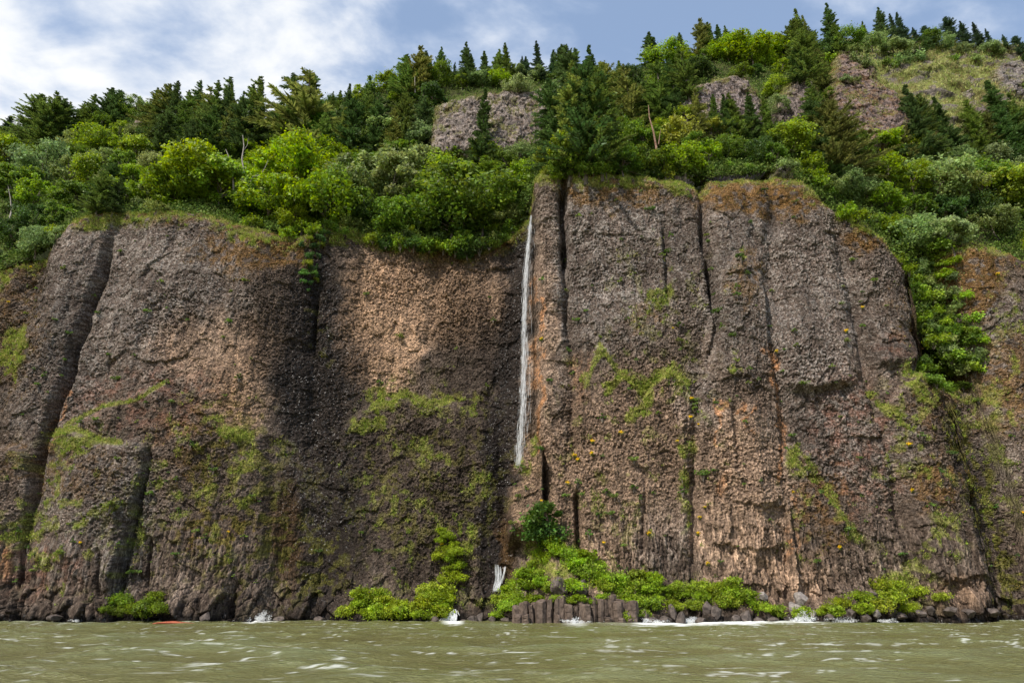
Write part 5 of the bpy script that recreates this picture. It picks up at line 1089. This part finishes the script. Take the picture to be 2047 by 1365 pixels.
# ---- the bank of upright hexagonal columns
x0_, _z = unproj(1032, 1240, 82.3); cb = empty('basalt_column_bank', (float(x0_), 82.3, 0)); tag(cb, 'low bank of upright brown hexagonal basalt columns in the water below the bramble mound', 'column bank')
rc = np.random.default_rng(77)
def column(cx, cy, r0, h, zb=-1.2):
    mb = MB(); a0 = rc.uniform(0, 1); rr_ = r0 * rc.uniform(.85, 1.12, 6); tx, ty = rc.normal(size=2) * .22; lean_ = rc.normal() * .04
    rings = [(zb, 1.), (h * .25, 1.0), (h * .26, .97), (h * .6, .98), (h * .61, 1.0), (h - .10, .98), (h, .84)]
    Vv = []
    for zz_, k in rings:
        for j in range(6):
            a = a0 + j * math.pi / 3; jx = rc.normal() * .035
            x_ = cx + math.cos(a) * rr_[j] * k + lean_ * zz_ + jx; y_ = cy + math.sin(a) * rr_[j] * k + jx
            z2 = zz_ + ((x_ - cx) * tx + (y_ - cy) * ty if zz_ > h - .2 else 0); Vv.append((x_, y_, z2))
    Ff = [(i * 6 + j, i * 6 + (j + 1) % 6, (i + 1) * 6 + (j + 1) % 6, (i + 1) * 6 + j) for i in range(len(rings) - 1) for j in range(6)]
    n_ = len(Vv); Vv.append((cx, cy, h + .02)); Ff += [((len(rings) - 1) * 6 + j, (len(rings) - 1) * 6 + (j + 1) % 6, n_) for j in range(6)]
    mb.add(Vv, Ff); return mb
M_COL = simple_mat('column basalt', (.06, .043, .034), (.19, .14, .11), 2.2, .8, .6)
tops = [(0, 2.1), (1, 2.5), (2.2, 2.3), (3.5, 2.6), (5, 2.7), (6, 2.2), (7, 1.9), (8, 2.8), (9.5, 2.9), (10.5, 2.5), (12, 2.8), (13, 2.6), (13.8, 1.8)]
x = 0.
while x < 13.2:
    r0 = rc.uniform(.3, .62); h = float(np.interp(x, [t_[0] for t_ in tops], [t_[1] * .9 for t_ in tops])) + rc.normal() * .26
    obj('column', column(x, rc.normal() * .22, r0, h).mesh('column', M_COL), cb)
    obj('column', column(x + .3, .95 + rc.normal() * .1, r0 * 1.05, h + rc.uniform(-.2, .35)).mesh('column', M_COL), cb)
    if rc.random() < .3: obj('column', column(x + .2, -.75, r0 * .8, h * rc.uniform(.2, .5)).mesh('column', M_COL), cb)
    x += r0 * 1.62
# ================================================================ LABELS: each says which one
def xz(x):
    for lim, t_ in [(130, 'far left edge'), (235, 'left pillar'), (430, 'left face'), (560, 'mossy left rim'), (700, 'dark wet streak'), (860, 'tan alcove patch'), (1010, 'dark alcove'), (1130, 'waterfall'), (1280, 'cracked right buttress'), (1410, 'deep right crack'), (1560, 'central right pillar'), (1650, 'domed buttress'), (1850, 'tall pointed outcrop'), (1960, 'right gully'), (9999, 'far right edge')]:
        if x < lim: return t_
def yz(t):
    x, y = t['px'], t['py']; sk = skyline_y(x); rm = min(rim_y(x), 500)
    if t['top'] < sk + 4: return 'skyline'
    f = (y - sk) / max(60, rm - sk)
    return 'upper slope' if f < .45 else ('middle slope' if f < .75 else 'cliff rim')
def word(n): return ['first', 'second', 'third', 'fourth', 'fifth', 'sixth', 'seventh', 'eighth', 'ninth', 'tenth', 'eleventh', 'twelfth', 'thirteenth', 'fourteenth', 'fifteenth', 'sixteenth', 'seventeenth', 'eighteenth', 'nineteenth', 'twentieth'][n] if n < 20 else '%dth' % (n + 1)
KINDW = {'c': 'slender', 'f': 'wind-swept', 'w': 'broad', 's': 'ragged'}
GRP = {'conifer': 'conifers on the hill above the cliff', 'tree': 'leafy trees above the cliff', 'bush': 'bushes on the rim and slopes', 'fern': 'ferns hanging below the rim notch', 'bramble': 'bramble bushes along the cliff foot', 'shrub': 'dark shrubs above the bramble mound', 'rock shrub': 'small shrubs on the rock face', 'flower clump': 'yellow flower clumps on the rock', 'boulder': 'boulders along the shore'}
buckets = {}
for t in TREES:
    c = t['cat']; xw = xz(t['px'])
    if c == 'conifer': a = KINDW[t['kd']] + ' conifer'; where = ('on skyline above ' if yz(t) == 'skyline' else 'on ' + yz(t) + ' above ') + xw
    elif c in ('tree', 'bush'):
        a = t['tone'] + (' leafy tree' if c == 'tree' else ' bush')
        where = ('in the overgrown gully' if c == 'bush' and t['px'] > 1780 and t['py'] > 480 else ('on skyline above ' if yz(t) == 'skyline' else ('at ' if yz(t) == 'cliff rim' else 'on ') + yz(t) + ' above ') + xw)
    elif c == 'fern': a = 'drooping green fern'; where = 'on the dark wet streak under the rim'
    elif c == 'shrub': a = 'dark rounded shrub'; where = 'against the rock above the bramble mound'
    elif c == 'bramble':
        a = t['tone'] + ' bramble'; x = t['px']
        where = 'by the water under the left face' if x < 400 else ('by the water below the alcove' if x < 990 and t['py'] > 1170 else ('climbing rock left of forked cascade' if x < 990 else ('on the mound right of the forked cascade' if x < 1110 else ('on mound behind the basalt columns' if x < 1242 else ('in long thicket right of basalt columns' if x < 1400 else ('at the right end of the long thicket' if x < 1600 else 'on the rocks at the lower right'))))))
    elif c == 'boulder':
        a = t['tone'] + (' tall' if t['size'] > 1.2 else '') + ' boulder'; x = t['px']
        where = 'at the waterline under the left face' if x < 500 else ('below the dark wet streak' if x < 760 else ('near the small cascade' if x < 1030 else ('on the bramble mound' if x < 1240 else ('right of the basalt columns' if x < 1500 else ('below the domed buttress' if x < 1680 else 'on the shore at the right')))))
    else:
        a = 'small shrub' if c == 'rock shrub' else 'yellow flower clump'
        y = t['py']; ht = 'high up' if y < 620 else ('halfway up' if y < 860 else 'low down')
        xw2 = xw if t['px'] < 1560 else {'domed buttress': 'smooth right wall', 'tall pointed outcrop': 'right wall with the overhang', 'right gully': 'right gully wall', 'far right edge': 'far right wall'}[xw]
        where = '%s on rock %s %s' % (ht, 'at' if 'edge' in xw2 or 'waterfall' in xw2 else 'of', xw2)
        if t['px'] > 1960 or t['px'] < 1950: where = where.replace('rock at the waterfall', 'rock beside the waterfall')
    buckets.setdefault((c, a, where), []).append(t)
for (c, a, where), ts in buckets.items():
    ts.sort(key=lambda t: (t['px'], t['py']))
    n = len(ts)
    for i, t in enumerate(ts):
        if n == 1: lab = '%s %s' % (a, where)
        elif n == 2: lab = '%s %s, the %s of the two' % (a, where, ['left', 'right'][i])
        elif i == 0: lab = '%s %s, leftmost such' % (a, where)
        elif i == n - 1: lab = '%s %s, rightmost such' % (a, where)
        else: lab = '%s %s, %s from left' % (a, where, word(i))
        if c == 'conifer' and n < 3 and t['size'] > 14: lab = 'tall ' + lab
        tag(t['o'], lab, {'rock shrub': 'shrub', 'flower clump': 'flowers'}.get(c, c), GRP[c])

from collections import Counter
print('COUNTS', Counter(t['o'].name.split('.')[0] for t in TREES), 'longest', max(len(t['o']['label'].replace('-', ' ').split()) for t in TREES))
# ================================================================ LIGHT
SUN = Vector((-.37, -.55, .75)).normalized()
sl = bpy.data.lights.new('sun', 'SUN'); sl.energy = 4.7; sl.angle = math.radians(.5); sl.color = (1, .94, .85)
so = bpy.data.objects.new('sun', sl); COL.objects.link(so); so.rotation_euler = SUN.to_track_quat('Z', 'Y').to_euler(); so.location = SUN * 300
W = bpy.data.worlds.new('World'); S.world = W; W.use_nodes = True
N = W.node_tree.nodes; L = W.node_tree.links; N.clear()
out = N.new('ShaderNodeOutputWorld'); bg = N.new('ShaderNodeBackground'); L.new(bg.outputs[0], out.inputs[0])
sky = N.new('ShaderNodeTexSky'); sky.sky_type = 'NISHITA'; sky.sun_disc = False
sky.sun_elevation = math.asin(SUN.z); sky.sun_rotation = math.atan2(SUN.x, SUN.y)
sky.air_density = 1.; sky.dust_density = 1.2; sky.ozone_density = 1.5
bg.inputs['Strength'].default_value = .14
tc = N.new('ShaderNodeTexCoord'); sep = N.new('ShaderNodeSeparateXYZ'); L.new(tc.outputs['Generated'], sep.inputs[0])
# clouds lie on a plane overhead: divide the direction by its height
zz = math_node(N, L, 'ADD', math_node(N, L, 'MAXIMUM', sep.outputs[2], 0.), .22)
cxx = math_node(N, L, 'DIVIDE', sep.outputs[0], zz); cyy = math_node(N, L, 'DIVIDE', sep.outputs[1], zz)
cmb = N.new('ShaderNodeCombineXYZ'); L.new(math_node(N, L, 'ADD', cxx, math_node(N, L, 'MULTIPLY', cyy, -.25)), cmb.inputs[0]); L.new(math_node(N, L, 'MULTIPLY', cyy, 1.5), cmb.inputs[1])
n1 = N.new('ShaderNodeTexNoise'); n1.inputs['Scale'].default_value = 4.2; n1.inputs['Detail'].default_value = 9; n1.inputs['Roughness'].default_value = .56; n1.inputs['Distortion'].default_value = .25
L.new(cmb.outputs[0], n1.inputs['Vector'])
n2 = N.new('ShaderNodeTexNoise'); n2.inputs['Scale'].default_value = 1.1; n2.inputs['Detail'].default_value = 3; L.new(cmb.outputs[0], n2.inputs['Vector'])
n1.noise_dimensions = '4D'; n1.inputs['W'].default_value = CLOUD_W if 'CLOUD_W' in globals() else 2.0
# thicker cloud towards the left
grad = N.new('ShaderNodeMapRange'); grad.inputs[1].default_value = -.75; grad.inputs[2].default_value = .25; grad.inputs[3].default_value = .27; grad.inputs[4].default_value = -.04; L.new(cxx, grad.inputs[0])
v = math_node(N, L, 'ADD', math_node(N, L, 'ADD', n1.outputs[0], grad.outputs[0]), math_node(N, L, 'MULTIPLY', math_node(N, L, 'SUBTRACT', n2.outputs[0], .5), .25))
cr_ = N.new('ShaderNodeMapRange'); cr_.interpolation_type = 'SMOOTHSTEP'; cr_.inputs[1].default_value = .45; cr_.inputs[2].default_value = .75; L.new(v, cr_.inputs[0])
veil = math_node(N, L, 'ADD', math_node(N, L, 'MULTIPLY', cr_.outputs[0], .55), .45, True)
cc = N.new('ShaderNodeMixRGB'); cc.inputs[1].default_value = (3.6, 4.9, 7.2, 1); cc.inputs[2].default_value = (7.3, 7.4, 7.5, 1); L.new(cr_.outputs[0], cc.inputs[0])
skm = N.new('ShaderNodeMixRGB'); L.new(veil, skm.inputs[0]); L.new(sky.outputs[0], skm.inputs[1]); L.new(cc.outputs[0], skm.inputs[2])
L.new(skm.outputs[0], bg.inputs['Color'])
vs = S.view_settings; S.display_settings.display_device = 'sRGB'; vs.view_transform = 'Standard'; vs.look = 'None'; vs.exposure = 0.0; vs.gamma = 1.
S.cycles.max_bounces = 5; S.cycles.diffuse_bounces = 2; S.cycles.glossy_bounces = 2; S.cycles.transmission_bounces = 3; S.cycles.transparent_max_bounces = 16
S.cycles.use_adaptive_sampling = True; S.cycles.adaptive_threshold = .02; S.cycles.caustics_reflective = False; S.cycles.caustics_refractive = False
S.render.use_persistent_data = False
print('objects', len(bpy.data.objects))
